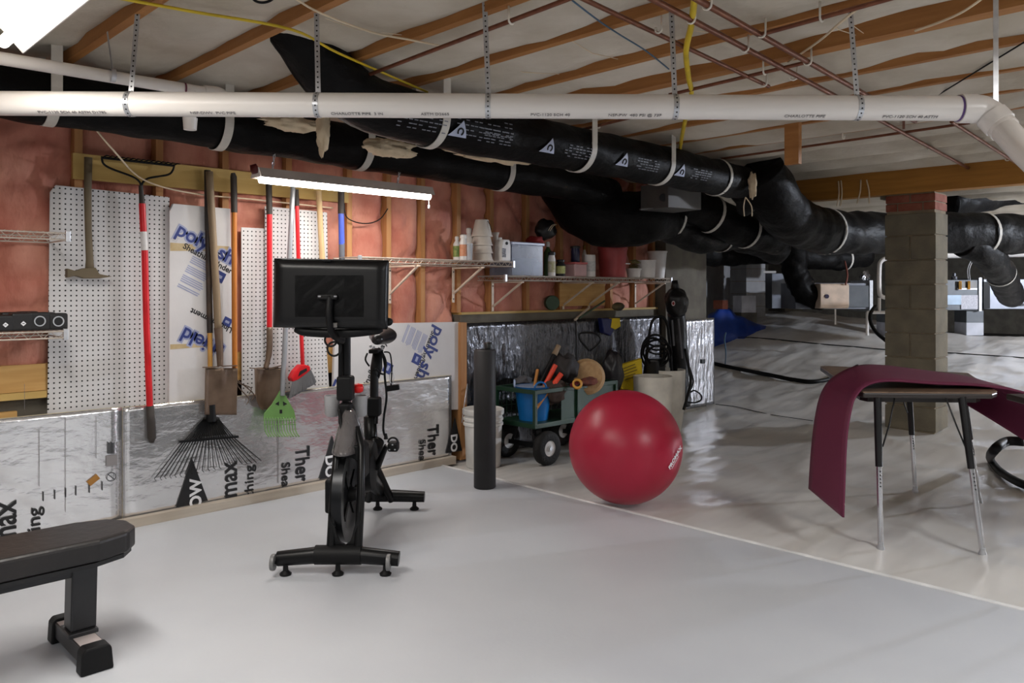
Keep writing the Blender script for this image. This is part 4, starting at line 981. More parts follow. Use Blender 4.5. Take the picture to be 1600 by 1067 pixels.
random.seed(8); kp = mpp(990, 4.16); xp = at_shelf(992, 4.16)
for i in range(34):
    a = random.uniform(0, 6.28); rr = random.uniform(0, 12 * kp); c_ = V(xp + rr * math.cos(a) * 1.3, 4.16 + rr * math.sin(a) * 0.8, Z2 + random.uniform(12, 27) * kp)
    R_ = Matrix.Rotation(random.uniform(0, 6), 3, 'Z') @ Matrix.Rotation(random.uniform(-1, 1), 3, 'X'); m2 = MB()
    m2.add([c_ + R_ @ V(*q) for q in ((-0.03, 0, 0), (0, -0.01, 0.004), (0.03, 0, 0), (0, 0.01, 0.004))], [(0, 1, 2, 3)])
    m2.build('leaf', mat('dried_leaf', (134, 112, 76), 0.8, rgb2=(112, 120, 70), vscale=30), t, solid=0.0015)

# ------------------------------------------------------------------ hanging tube light over the tools
M_tube = mat('lit_tube', (255, 248, 238), 0.3, emit=14.0)
M_hous = mat('fixture_grey', (150, 138, 128), 0.5); M_refl = mat('fixture_white', (226, 222, 218), 0.4)
M_maroon = mat('maroon_socket', (78, 26, 24), 0.35)
lx0, lx1, ly, lz = 1.985, 3.155, 3.955, 1.845
t = thing('shop_light', ((lx0 + lx1) / 2, ly, lz - 0.03), 'lit white tube light hanging on chains below the wall duct', 'light')
h2 = MB()
sec = [(-0.055, -0.022), (-0.03, 0.03), (0.03, 0.03), (0.055, -0.022), (0.052, -0.022), (0.028, 0.026), (-0.028, 0.026), (-0.052, -0.022)]
A0 = [V(lx0, ly + a, lz + b) for a, b in sec]; h2.prism3(A0, (lx1 - lx0, 0, 0)); h2.build('reflector', M_hous, t)
MB().tube([V(lx0 + 0.02, ly, lz - 0.028), V(lx1 - 0.004, ly, lz - 0.028)], 0.022, 16).build('tube_lamp', M_tube, t, smooth='auto')
MB().prism3([V(lx0 - 0.002, ly + a, lz + b) for a, b in ((-0.055, -0.022), (-0.03, 0.03), (0.03, 0.03), (0.055, -0.022))], (-0.004, 0, 0)).build('end_plate', M_refl, t)
MB().lathe([(0.0, 0), (0.024, 0.002), (0.028, 0.02), (0.02, 0.05)], V(lx0 - 0.004, ly - 0.005, lz - 0.002), 14, axis=(-0.4, 0, 1), sx=0.8).build('socket', M_maroon, t, smooth=True)
def chain(p0, p1, parent, m_=M_galv):
    p0, p1 = Vector(p0), Vector(p1); n = int((p1 - p0).length / 0.019); m2 = MB()
    for i in range(n):
        c_ = p0 + (p1 - p0) * (i + 0.5) / n; w_ = V(0.006, 0, 0) if i % 2 else V(0, 0.006, 0)
        lk = [c_ + w_ * math.cos(a) + V(0, 0, 0.0115 * math.sin(a)) for a in [k_ * math.pi / 4 for k_ in range(8)]]
        m2.tube(lk, 0.0026, 5, closed=True)
    o = m2.build('chain', m_, parent); o['kind'] = 'stuff'
for px, yy in ((443, ly), (640, ly)):
    xx = ONY(px, 250, ly - 0.14).x + 0.0; chain(V(xx, ly - 0.02, lz + 0.03), V(xx - 0.01, ly - 0.145, 2.24), t)
px_ = lx1 - 0.03
MB().cyl(V(px_, ly - 0.03, lz - 0.02), V(px_, ly - 0.03, lz - 0.085), 0.0015, n=6).build('pull_cord', M_cream, t)
MB().lathe([(0.003, 0), (0.007, 0.004), (0.006, 0.02), (0.002, 0.024)], V(px_, ly - 0.03, lz - 0.108), 10).build('pull_knob', M_refl, t, smooth=True)
def shop_fixture(label, x, y0, y1, z):
    t = thing('shop_light', (x, (y0 + y1) / 2, z), label, 'light')
    MB().prism3([V(x + a, y0, z + b) for a, b in ((-0.115, -0.02), (-0.05, 0.055), (0.05, 0.055), (0.115, -0.02), (0.111, -0.02), (0.048, 0.05), (-0.048, 0.05), (-0.111, -0.02))], (0, y1 - y0, 0)).build('reflector', M_refl, t)
    for s_ in (-1, 1): MB().tube([V(x + s_ * 0.05, y0 + 0.02, z), V(x + s_ * 0.05, y1 - 0.02, z)], 0.019, 14).build('tube_lamp', M_tube, t, smooth='auto')
    for yy in (y0 + 0.1, y1 - 0.1): MB().cyl(V(x, yy, z + 0.05), V(x, yy, 2.26), 0.003, n=6).build('hanger_rod', M_galv, t)
shop_fixture('bright twin tube shop light in the top left corner', 0.60, 1.85, 3.12, 2.06)
shop_fixture('added fill light behind the viewer, built as a twin tube shop light', -0.9, -0.25, 1.05, 2.15)  # unseen fixture made up to hold the rear fill lamp
shop_fixture('added fill light right of the viewer, built as a twin tube shop light', 2.9, -1.85, -0.55, 2.15)  # made-up fixture around the fill lamp at the side

# ------------------------------------------------------------------ exercise bike (front toward the viewer)
def S(v): return lin([v, v, v])
M_bk = mat('bike_black', (12, 12, 13), 0.35, rgb2=(16, 16, 17), spec=0.3); M_bkm = mat('bike_matte', (15, 15, 16), 0.55, spec=0.25)
M_fly = mat('flywheel_dark', (30, 31, 33), 0.3, 0.6)
M_shr = mat('shroud_grey', (96, 92, 92), 0.12, rgb2=(112, 108, 108), alpha=0.75)
BD, BX = 3.43, -0.75
bo_ = FW * BD + RT * BX
bk = thing('exercise_bike', (bo_.x, bo_.y, 0.0), 'black stationary exercise bike with large screen facing away', 'exercise bike', rz=YAW - math.pi / 2, local=True)
def BL(px, py, ly):
    d = BD + ly; return V((px - 800) / FPX * d - BX, ly, CH - (py - HZ) / FPX * d)
def fixz(p_, z): return V(p_.x, p_.y, z)
MB().tube([V(-0.262, 0, 0.066), V(-0.09, 0, 0.082), V(0.09, 0, 0.082), V(0.262, 0, 0.066)], [0.032, 0.036, 0.036, 0.032], 14).build('front_stabilizer', M_bk, bk, smooth='auto')
MB().tube([V(-0.10, 0.0, 0.083), V(0.10, 0, 0.083)], 0.041, 14).build('stabilizer_sleeve', M_bkm, bk, smooth='auto')
for lx_, px in ((-0.225, 0), (0.0, 0), (0.205, 0)):
    o = MB().lathe([(0.024, 0), (0.026, 0.008), (0.012, 0.02), (0.010, 0.05)], V(lx_, -0.012, 0), 16).build('levelling_foot', M_blackw, bk, smooth='auto')
M_whl = mat('grey_wheel', (110, 110, 110), 0.3)
for lx_ in (-0.272, 0.222):
    o = MB().lathe([(0.012, -0.008), (0.034, -0.008), (0.036, 0), (0.034, 0.008), (0.012, 0.008)], V(lx_, -0.034, 0.062), 22, axis=(1, 0, 0)).build('transport_wheel', M_whl, bk, smooth='auto')
    MB().cyl(V(lx_ - 0.012, -0.034, 0.062), V(lx_ + 0.012, -0.034, 0.062), 0.008, n=10).build('axle', M_bkm, o)
MB().tube([BL(516, 868, 0.0), BL(521, 770, 0.06), BL(527, 700, 0.12), BL(533, 668, 0.2)], [0.019, 0.018, 0.017, 0.012], 10).build('fork_leg', M_bk, bk, smooth='auto')
MB().tube([BL(559, 866, 0.0), BL(564, 770, 0.06), BL(565, 700, 0.12), BL(558, 668, 0.2)], [0.019, 0.018, 0.017, 0.012], 10).build('fork_leg', M_bk, bk, smooth='auto')
gpts = [(511, 868), (514, 802), (519, 818), (524, 826), (526, 838), (531, 848), (539, 852), (546, 848), (550, 838), (553, 826), (562, 800), (563, 868)]
MB().prism3([BL(a, b, 0.01) for a, b in gpts], (0, 0.02, 0)).build('front_plate', M_bk, bk)
for px in (525, 535, 545): MB().lathe([(0.003, 0), (0.003, 0.004)], BL(px, 854, 0.007), 8, axis=(0, -1, 0)).build('bolt', M_galv, bk)
fc = BL(541, 772, 0.23)
MB().lathe([(0.03, -0.012), (0.15, -0.012), (0.165, -0.022), (0.215, -0.022), (0.215, 0.022), (0.165, 0.022), (0.15, 0.012), (0.03, 0.012)], fc, 48, axis=(1, 0, 0)).build('flywheel', M_fly, bk, smooth='auto')
MB().lathe([(0.028, -0.05), (0.034, -0.03), (0.034, 0.03), (0.028, 0.05)], fc, 18, axis=(1, 0, 0)).build('hub', M_bkm, bk, smooth='auto')
for a in (-0.8, 0.6, 2.2, 3.8): MB().bar(fc + V(0.016, math.cos(a) * 0.05, math.sin(a) * 0.05), fc + V(0.016, math.cos(a) * 0.14, math.sin(a) * 0.14), 0.03, 0.006, up=(1, 0, 0)).build('spoke', M_bkm, bk)
MB().box(BL(518, 772, 0.12), (0.04, 0.10, 0.15)).build('brake_housing', M_bkm, bk, bevel=0.012, seg=3)
MB().prism3([BL(a, b, 0.12) for a, b in ((523, 752), (525, 706), (532, 697), (560, 697), (567, 704), (567, 752), (560, 724), (552, 716), (538, 716), (531, 726))], (0, 0.16, 0)).build('flywheel_cover', M_bkm, bk, bevel=0.004)
def shr(u, v):
    a = 2 * math.pi * u; h = v; w_ = 0.018 + 0.05 * h ** 0.7; dp = 0.03 + 0.16 * h
    c_ = BL(546, 640 + 60 * h, 0.24); return V(c_.x + w_ * math.cos(a), c_.y + dp * math.sin(a), c_.z)
MB().grid(shr, 28, 12).build('flywheel_shroud', M_shr, bk, smooth=True, solid=0.004)
MB().tube(smoothpts([BL(545, 705, 0.3), BL(560, 715, 0.5), BL(580, 712, 0.72), BL(588, 690, 0.82)], 5), 0.042, 14).build('main_frame', M_bk, bk, smooth=True)
MB().tube([BL(548, 770, 0.35), BL(575, 745, 0.6), BL(592, 765, 0.96)], [0.03, 0.045, 0.035], 12).build('lower_frame', M_bk, bk, smooth=True)
MB().lathe([(0.02, -0.05), (0.12, -0.04), (0.13, 0), (0.12, 0.04), (0.02, 0.05)], BL(572, 728, 0.55), 28, axis=(1, 0, 0)).build('belt_guard', M_bkm, bk, smooth='auto')
MB().tube([BL(541, 690, 0.32), BL(541, 512, 0.30)], 0.021, 16).build('handlebar_post', M_bk, bk, smooth='auto')
MB().tube([BL(532, 520, 0.28), BL(531, 620, 0.29)], 0.009, 8).build('cable_sheath', M_blackw, bk, smooth='auto')
MB().box(BL(540, 606, 0.29), (0.075, 0.07, 0.115)).build('post_clamp', M_bkm, bk, bevel=0.012, seg=3)
MB().box(BL(540, 646, 0.29), (0.058, 0.07, 0.10)).build('post_sleeve', M_bkm, bk, bevel=0.01, seg=3)
MB().tube(smoothpts([BL(530, 640, 0.22), BL(534, 670, 0.16), BL(540, 698, 0.14), BL(545, 704, 0.16)], 5), 0.008, 8).build('brake_cable', M_blackw, bk, smooth=True)
MB().tube([BL(541, 655, 0.3), BL(552, 640, 0.42)], 0.03, 12).build('top_tube', M_bk, bk, smooth='auto')
M_knob = mat('red_knob', (214, 26, 24), 0.35)
MB().lathe([(0.014, -0.02), (0.025, -0.014), (0.028, 0.005), (0.022, 0.02), (0.0, 0.026)], BL(559, 607, 0.36), 18).build('resistance_knob', M_knob, bk, smooth=True)
M_cup = mat('grey_cupholder', (150, 150, 152), 0.35)
for px in (519, 562): MB().lathe([(0.026, -0.05), (0.034, -0.04), (0.038, 0.05), (0.034, 0.05), (0.03, -0.04), (0, -0.042)], BL(px, 634, 0.38), 20).build('bottle_holder', M_cup, bk, smooth='auto')
# screen
scc = BL(518, 459, 0.10); sw, sh_ = 0.506, 0.305
rotS = Matrix.Rotation(math.radians(1.0), 3, 'Y')
def back(u, v):
    x = (u - 0.5) * sw; z = (v - 0.5) * sh_; ex = 1 - abs(u - 0.5) * 2; ez = 1 - abs(v - 0.5) * 2
    return scc + rotS @ V(x, -0.012 - 0.028 * min(1, ex / 0.16) ** 0.6 * min(1, ez / 0.22) ** 0.6, z)
sb_ = MB().box(scc, (sw, 0.026, sh_), rotS).build('screen', M_bk, bk, bevel=0.008, seg=3)
MB().grid(back, 40, 28).build('rear_shell', mat('screen_shell', (13, 13, 14), 0.36, spec=0.4), sb_, smooth=True, solid=0.003)
MB().box(scc + V(-0.01, -0.036, 0.146), (0.035, 0.012, 0.008)).build('sensor_bump', M_bkm, sb_, bevel=0.002)
MB().box(scc + V(0.0, -0.038, -0.01), (0.31, 0.007, 0.19)).build('back_panel', M_bk, sb_, bevel=0.004)
MB().tube(smoothpts([BL(462, 511, 0.12), BL(480, 518, 0.12), BL(540, 520, 0.12), BL(598, 514, 0.12)], 5), [0.012] + [0.022] * 14 + [0.012], 10).build('speaker_bar', M_bkm, sb_, smooth=True)
MB().box(BL(512, 464, 0.045), (0.085, 0.03, 0.022)).build('mount_hinge', M_bkm, bk, bevel=0.005)
for px in (499, 524): MB().box(BL(px, 463, 0.03), (0.012, 0.006, 0.007)).build('hinge_pin', mat('pale_pin', (120, 120, 124), 0.4), bk)
MB().tube(smoothpts([BL(516, 464, 0.05), BL(514, 492, 0.03), BL(519, 520, 0.06), BL(535, 530, 0.2)], 5), 0.022, 10, flat=0.7).build('mount_arm', M_bkm, bk, smooth=True)
MB().box(BL(524, 508, 0.04), (0.016, 0.01, 0.02)).build('cable_plug', M_plen, bk)
for i, (cx, cy, rr) in enumerate(((517, 531, 10), (522, 545, 11))):
    lp = [BL(cx + rr * math.cos(a) * 0.95, cy + rr * math.sin(a), 0.12 + 0.02 * i) for a in [k_ * math.pi / 8 for k_ in range(16)]]
    MB().tube(lp, 0.0048, 8, closed=True).build('cable_loop', M_blackw, bk, smooth=True)
hbp = smoothpts([BL(470, 500, 0.30), BL(500, 508, 0.40), BL(541, 512, 0.42), BL(585, 508, 0.40), BL(606, 503, 0.22), BL(607, 503, 0.10)], 6)
MB().tube(hbp, 0.018, 12).build('handlebar', M_blackw, bk, smooth=True)
# saddle and seat post
sc_ = BL(594, 529, 0.92)
def sad(u, v):
    a = 2 * math.pi * u; y = -0.13 + 0.26 * v                        # nose away from the rider faces the viewer
    w_ = 0.03 + 0.066 * (max(0.0, (v - 0.05)) ** 1.3); w_ *= math.sqrt(max(0.0, 1 - (max(0, (v - 0.82)) / 0.185) ** 2)); w_ *= math.sqrt(min(1, v / 0.1)) if v < 0.1 else 1
    h_ = 0.026 + 0.028 * v; h_ *= math.sqrt(max(0.0, 1 - (max(0, v - 0.82) / 0.185) ** 2)) * (math.sqrt(min(1, v / 0.1)) if v < 0.1 else 1)
    return sc_ + V(w_ * math.cos(a), y, h_ * math.sin(a) + 0.014 * v)
MB().grid(sad, 24, 22).build('saddle', mat('saddle_black', (25, 24, 26), 0.3), bk, smooth=True)
MB().box(BL(586, 548, 0.9), (0.05, 0.12, 0.022)).build('seat_slider', M_bkm, bk, bevel=0.005)
for px, py in ((579, 541), (584, 543), (597, 544)): MB().lathe([(0.006, -0.006), (0.008, 0), (0.006, 0.006)], BL(px, py, 0.8), 10, axis=(0, 1, 0)).build('clamp_bolt', M_galv, bk)
MB().tube([BL(590, 550, 0.9), BL(588, 575, 0.88), BL(586, 590, 0.86)], [0.026, 0.033, 0.024], 14).build('seat_bracket', M_bkm, bk, smooth=True)
MB().tube([BL(585, 580, 0.86), BL(584, 662, 0.82)], 0.023, 14).build('seat_post', M_bk, bk, smooth='auto')
MB().box(BL(585, 635, 0.82), (0.07, 0.07, 0.10)).build('seat_clamp', M_bkm, bk, bevel=0.012, seg=3)
MB().tube([BL(578, 650, 0.82), BL(580, 700, 0.84), BL(590, 775, 0.97)], [0.034, 0.036, 0.036], 14).build('seat_tube', M_bk, bk, smooth=True)
for px in (575, 612): MB().tube([BL(588, 735, 0.9), BL(px, 782, 0.985)], [0.028, 0.02], 10).build('rear_strut', M_bk, bk, smooth='auto')
MB().tube([V(-0.262, 1.0, 0.062), V(-0.09, 1.0, 0.078), V(0.09, 1.0, 0.078), V(0.262, 1.0, 0.072)], [0.03, 0.034, 0.034, 0.03], 14).build('rear_stabilizer', M_bk, bk, smooth='auto')
for lx_ in (-0.2, 0.0, 0.205): MB().lathe([(0.024, 0), (0.026, 0.008), (0.012, 0.02), (0.010, 0.05)], V(lx_, 1.0, 0), 16).build('levelling_foot', M_blackw, bk, smooth='auto')
ck = BL(590, 728, 0.56); pd = BL(604, 696, 0.52)
MB().tube([ck, pd], [0.018, 0.012], 10).build('crank_arm', M_bk, bk, smooth='auto'); MB().lathe([(0.022, -0.04), (0.022, 0.012)], ck, 14, axis=(1, 0, 0)).build('crank_hub', M_bkm, bk, smooth='auto')
pq = BL(615, 697, 0.50)
o = MB().box(pq, (0.05, 0.07, 0.045)).build('pedal', M_bkm, bk, bevel=0.008)
MB().tube([pd, pq], 0.008, 8).build('pedal_axle', M_galv, o)
lp = [pq + V(0.024 * math.cos(a), -0.02, 0.022 + 0.024 * math.sin(a)) for a in [k_ * math.pi / 9 for k_ in range(10)]]
MB().tube(lp, 0.005, 6).build('toe_clip', M_blackw, o)
for dx, dz in ((-0.015, -0.01), (0.012, -0.01), (0.0, 0.014)): MB().box(pq + V(dx, -0.037, dz), (0.007, 0.003, 0.006)).build('reflector', M_galv, o)
MB().tube(smoothpts([BL(596, 548, 0.85), BL(603, 566, 0.83), BL(601, 585, 0.82), BL(604, 620, 0.82), BL(600, 650, 0.82), BL(599, 672, 0.82), BL(603, 684, 0.82)], 5), 0.006, 8).build('power_cord', M_blackw, bk, smooth=True)
MB().lathe([(0.012, 0), (0.006, 0.03)], BL(603, 686, 0.82), 10).build('cord_plug', M_blackw, bk, smooth='auto')
MB().tube(smoothpts([BL(574, 552, 0.84), BL(571, 562, 0.82), BL(577, 572, 0.83)], 5), 0.005, 8).build('cable_loop', M_blackw, bk, smooth=True)
MB().tube(smoothpts([BL(597, 548, 0.84), BL(602, 580, 0.83), BL(596, 584, 0.82), BL(587, 576, 0.8)], 5), 0.005, 8).build('cable_loop', M_blackw, bk, smooth=True)
MB().tube(smoothpts([BL(600, 550, 0.84), BL(609, 552, 0.84), BL(612, 570, 0.84), BL(612, 584, 0.84), BL(611, 602, 0.84)], 5), 0.004, 8).build('adapter_cord', M_blackw, bk, smooth=True)
lp = [BL(612 + 3.5 * math.cos(a), 590 + 9 * math.sin(a), 0.835) for a in [k_ * math.pi / 6 for k_ in range(12)]]
MB().tube(lp, 0.002, 6, closed=True).build('cord_tie', M_galv, bk)
MB().box(BL(613, 606, 0.83), (0.075, 0.03, 0.03), Matrix.Rotation(math.radians(-8), 3, 'Y')).build('power_adapter', M_blackw, bk, bevel=0.004)

# ------------------------------------------------------------------ weight bench
bn = thing('weight_bench', (0.836, 2.94, 0), 'black padded flat weight bench cut by the left frame edge', 'bench')
M_pad = mat('bench_vinyl', (30, 28, 28), 0.42, rgb2=(38, 34, 33), vscale=4, bump=0.1, bscale=30)
yc0, yc1 = 2.80, 3.08
out = [(-0.55, yc0), (0.86, yc0), (0.96, yc0 + 0.035), (1.005, yc0 + 0.095), (1.005, yc1 - 0.095), (0.96, yc1 - 0.035), (0.86, yc1), (-0.55, yc1)]
MB().prism3([V(a, b, 0.335) for a, b in out], (0, 0, 0.075)).build('pad', M_pad, bn, bevel=0.014, seg=3)
MB().prism3([V(a * 0.985, b * 0.98 + 0.058, 0.322) for a, b in out], (0, 0, 0.014)).build('pad_board', M_blk, bn)
M_stl = mat('bench_steel', (44, 44, 46), 0.4, 0.2)
MB().bb(-0.5, 0.84, 2.905, 2.975, 0.27, 0.325).build('spine_tube', M_stl, bn, bevel=0.006)
MB().prism3([V(0.80, 2.90, 0.09), V(0.88, 2.90, 0.09), V(0.885, 2.90, 0.32), V(0.805, 2.90, 0.32)], (0, 0.08, 0)).build('post', M_stl, bn, bevel=0.006)
MB().bb(0.798, 0.874, 2.76, 3.11, 0.02, 0.075).build('foot_bar', M_stl, bn, bevel=0.005)
for (a, b) in ((2.79, 2.885), (3.0, 3.08)): MB().bb(0.803, 0.869, a, b, 0.0752, 0.0762).build('foot_sticker', mat('worn_label', (170, 160, 158), 0.5), bn)
MB().bb(0.79, 0.882, 2.885, 2.995, 0.075, 0.09).build('weld_plate', M_stl, bn, bevel=0.003)
for (a, b) in ((2.745, 2.80), (3.07, 3.125)):
    MB().prism3([V(0.786, a, 0), V(0.886, a, 0), V(0.88, a, 0.07), V(0.87, a, 0.084), V(0.802, a, 0.084), V(0.79, a, 0.07)], (0, b - a, 0)).build('end_cap', M_blackw, bn, bevel=0.006)
MB().tube([V(-0.1, 2.94, 0.3), V(-0.4, 2.94, 0.02)], 0.03, 8).build('post', M_stl, bn)

# ------------------------------------------------------------------ exercise ball
M_ball = mat('ball_red', (166, 30, 56), 0.36, rgb2=(170, 34, 60))
bc = AT(977, 697, 4.58); bc.z = 0.322; R_ = 0.325
t = thing('exercise_ball', (bc.x, bc.y, 0), 'large glossy red exercise ball on the edge of the white floor', 'ball')
MB().lathe([(R_ * math.sin(math.pi * i / 40), -R_ * math.cos(math.pi * i / 40)) for i in range(41)], bc, 64).build('ball', M_ball, t, smooth=True)
nv = (EYE - bc).normalized(); rgt = RT; up = nv.cross(rgt) * -1
lx_ = (1042 - 977) / 88; lz_ = -(718 - 697) / 88
nn = (rgt * lx_ + V(0, 0, 1) * lz_ + nv * math.sqrt(max(0.02, 1 - lx_ ** 2 - lz_ ** 2))).normalized()
u_ = (rgt * math.cos(math.radians(33)) + V(0, 0, 1) * math.sin(math.radians(33))); u_ = (u_ - nn * u_.dot(nn)).normalized()
text('PROMAX', 0.036, frameM(bc + nn * (R_ + 0.0012) - u_ * 0.05, u_, nn.cross(u_)), M_inkwhite, t, bold=0.0012)
MB().bar(bc + nn * (R_ + 0.001) - u_ * 0.035 - nn.cross(u_) * 0.012, bc + nn * (R_ + 0.001) + u_ * 0.05 - nn.cross(u_) * 0.012, 0.003, 0.001, up=nn).build('printed_line', M_inkwhite, t)
MB().lathe([(0.012, 0), (0.010, 0.004)], bc + V(0.2, 0.2, 0.155).normalized() * R_, 12, axis=(0.2, 0.2, 0.155)).build('valve_plug', M_inkwhite, t)

# ------------------------------------------------------------------ foam roller
fr = ONZ(757.5, 757, 0.0); fr = AT(757.5, 757, 4.93); fr.z = 0
t = thing('foam_roller', fr, 'tall black foam roller standing upright at the corner of the white floor', 'foam roller')
MB().lathe([(0.064, 0), (0.0685, 0.006), (0.0685, 0.848), (0.062, 0.856), (0.03, 0.856), (0.028, 0.85)], fr, 32).build('roll', mat('black_foam', (33, 32, 33), 0.6, bump=0.2, bscale=200, bdist=0.002), t, smooth='auto')
MB().lathe([(0.022, 0.0), (0.024, 0.01), (0.024, 0.045), (0.02, 0.05)], fr + V(0.02, -0.01, 0.85), 14).build('core_plug', M_blk, t, smooth='auto')

# ------------------------------------------------------------------ white bucket
wb = AT(755, 712, 5.62); wb.z = -0.02
t = thing('bucket', wb, 'white lidded plastic bucket behind the black foam roller', 'bucket')
M_wb = mat('bucket_white', (206, 204, 200), 0.4)
MB().lathe([(0.118, 0), (0.122, 0.01), (0.136, 0.37)], wb, 32).build('body', M_wb, t, smooth='auto')
for zz in (0.29, 0.325): MB().lathe([(0.136, zz), (0.142, zz + 0.005), (0.142, zz + 0.02), (0.136, zz + 0.025)], wb, 32).build('rib', M_wb, t, smooth='auto')
MB().lathe([(0.145, 0.37), (0.148, 0.375), (0.148, 0.405), (0.14, 0.41), (0.13, 0.405), (0.0, 0.405)], wb, 32).build('lid', M_wb, t, smooth='auto')
hp = [wb + RT * (-0.142 + 0.05 * math.sin(a) * 0.6) + V(0, 0, 0.33) + (V(0, 0, 1) * 0.25 * math.sin(a)) + FW * 0.14 * (-math.cos(a)) for a in [math.pi * k_ / 14 for k_ in range(15)]]
MB().tube(hp, 0.0028, 6).build('wire_handle', M_galv, t, smooth=True)

# ------------------------------------------------------------------ green garden wagon
M_wg = mat('wagon_green', (20, 48, 32), 0.45, rgb2=(25, 56, 38)); M_tyre = mat('tyre_black', (24, 23, 23), 0.75, bump=0.3, bscale=60)
M_rim = mat('rim_white', (210, 208, 206), 0.4)
wx0, wx1, wy0, wy1, wz0, wz1 = 4.02, 4.93, 3.86, 4.25, 0.275, 0.505
t = thing('garden_wagon', ((wx0 + wx1) / 2, (wy0 + wy1) / 2, -0.02), 'dark green metal garden wagon loaded with tools behind the ball', 'wagon')
MB().bb(wx0, wx1, wy0, wy1, wz0 - 0.03, wz0 + 0.005).build('bed', M_wg, t, bevel=0.004)
for (x0, y0, x1, y1) in ((wx0, wy0, wx1, wy0), (wx0, wy1, wx1, wy1), (wx0, wy0, wx0, wy1), (wx1, wy0, wx1, wy1)):
    MB().bar(V(x0, y0, wz1), V(x1, y1, wz1), 0.022, 0.03).build('top_rail', M_wg, t, bevel=0.003)
    L_ = math.hypot(x1 - x0, y1 - y0); n = int(L_ / 0.05); m2 = MB()
    for i in range(1, n): m2.bar(V(x0 + (x1 - x0) * i / n, y0 + (y1 - y0) * i / n, wz0), V(x0 + (x1 - x0) * i / n, y0 + (y1 - y0) * i / n, wz1), 0.004, 0.004, up=(1, 0.3, 0))
    for j in range(1, 5): m2.bar(V(x0, y0, wz0 + (wz1 - wz0) * j / 5), V(x1, y1, wz0 + (wz1 - wz0) * j / 5), 0.004, 0.004)
    if y0 == wy0 and y1 == wy0 or x1 == wx0: continue
    o = m2.build('side_mesh', M_wg, t); o['kind'] = 'stuff'
for (x, y) in ((wx0, wy0), (wx1, wy0), (wx0, wy1), (wx1, wy1), ((wx0 + wx1) / 2, wy0), ((wx0 + wx1) / 2, wy1)):
    MB().bb(x - 0.012, x + 0.012, y - 0.012, y + 0.012, wz0 - 0.02, wz1 + 0.012).build('post', M_wg, t)
MB().bb(4.30, wx1 - 0.02, wy0 + 0.004, wy0 + 0.008, wz0, wz1 - 0.01).build('side_panel', M_wg, t)
for (x, y) in ((4.12, wy0 - 0.02), (4.12, wy1 + 0.0), (4.72, wy0 - 0.02), (4.72, wy1)):
    zc = 0.105
    o = MB().lathe([(0.055, -0.032), (0.09, -0.036), (0.118, -0.026), (0.122, 0), (0.118, 0.026), (0.09, 0.036), (0.055, 0.032)], V(x, y, zc), 30, axis=(0, 1, 0), caps=False).build('tyre', M_tyre, t, smooth=True)
    MB().lathe([(0.0, -0.035), (0.02, -0.035), (0.022, -0.026), (0.05, -0.024), (0.057, -0.03), (0.057, 0.03), (0.0, 0.03)], V(x, y, zc), 24, axis=(0, 1, 0)).build('rim', M_rim, o, smooth='auto')
    MB().lathe([(0.014, -0.042), (0.014, -0.03)], V(x, y, zc), 14, axis=(0, 1, 0)).build('hub', M_galv, o)
for x in (4.12, 4.72):
    MB().bb(x - 0.015, x + 0.015, wy0, wy1, 0.09, 0.12).build('axle', M_blackw, t)
    MB().bar(V(x, wy0 + 0.06, 0.11), V(x + 0.03, wy0 + 0.1, wz0 - 0.02), 0.03, 0.02).build('strut', M_blackw, t); MB().bar(V(x, wy1 - 0.06, 0.11), V(x + 0.03, wy1 - 0.1, wz0 - 0.02), 0.03, 0.02).build('strut', M_blackw, t)
MB().bar(V(4.6, wy0 - 0.03, wz0 - 0.03), V(5.0, wy0 - 0.03, wz0 + 0.01), 0.015, 0.01).build('latch_bar', M_galv, t)
# tub and its load
tb = V(4.18, 4.03, wz0 + 0.006)
M_tubb = mat('tub_blue', (18, 96, 160), 0.35); M_tubi = mat('tub_pale', (150, 166, 196), 0.4)
t = thing('flexible_tub', tb, 'blue flexible tub with rope handles riding in the front of the wagon', 'tub')
MB().lathe([(0.105, 0), (0.138, 0.24), (0.142, 0.245), (0.136, 0.245), (0.101, 0.01), (0, 0.01)], tb, 30).build('body', [M_tubb], t, smooth='auto')
MB().lathe([(0.1355, 0.243), (0.1, 0.012), (0, 0.012)], tb, 30).build('lining', M_tubi, t, smooth='auto')
for a0 in (-2.0, 2.4):
    c_ = tb + V(math.cos(a0) * 0.139, math.sin(a0) * 0.139, 0.24); sd = V(-math.sin(a0), math.cos(a0), 0)
    MB().tube([c_ + sd * 0.045 * math.cos(a) + V(0, 0, 0.045 * math.sin(a)) for a in [math.pi * k_ / 10 for k_ in range(11)]], 0.007, 8).build('handle', M_tubi if a0 > 0 else M_tubb, t, smooth=True)
zt_ = wz0 + 0.02
def long_tool(name, label, cat, p0, p1, segs):
    p0, p1 = Vector(p0), Vector(p1); t = thing(name, p0, label, cat)
    for (a, b, r0, r1, m_, nm) in segs: MB().tube([p0 + (p1 - p0) * a, p0 + (p1 - p0) * b], [r0, r1], 10).build(nm, m_, t, smooth='auto')
    return t
M_or2 = mat('orange_grip', (206, 62, 34), 0.45); M_tanw = mat('tan_wood', (176, 120, 62), 0.5)
b0 = AT(826, 622, 5.72)
long_tool('loppers_black', 'loppers with long black handle leaning out of the blue tub', 'garden tool', AT(825, 640, 5.75), AT(873, 540, 5.95), [(0, 0.35, 0.012, 0.014, M_iron, 'blade'), (0.33, 0.85, 0.016, 0.018, M_blackw, 'grip'), (0.85, 1.0, 0.022, 0.02, M_handw, 'handle_end')])
long_tool('loppers_orange', 'upper orange gripped wooden lopper handle in the blue tub', 'garden tool', AT(832, 640, 5.72), AT(868, 570, 5.8), [(0, 0.55, 0.013, 0.012, M_tanw, 'shaft'), (0.53, 1, 0.017, 0.018, M_or2, 'grip')])
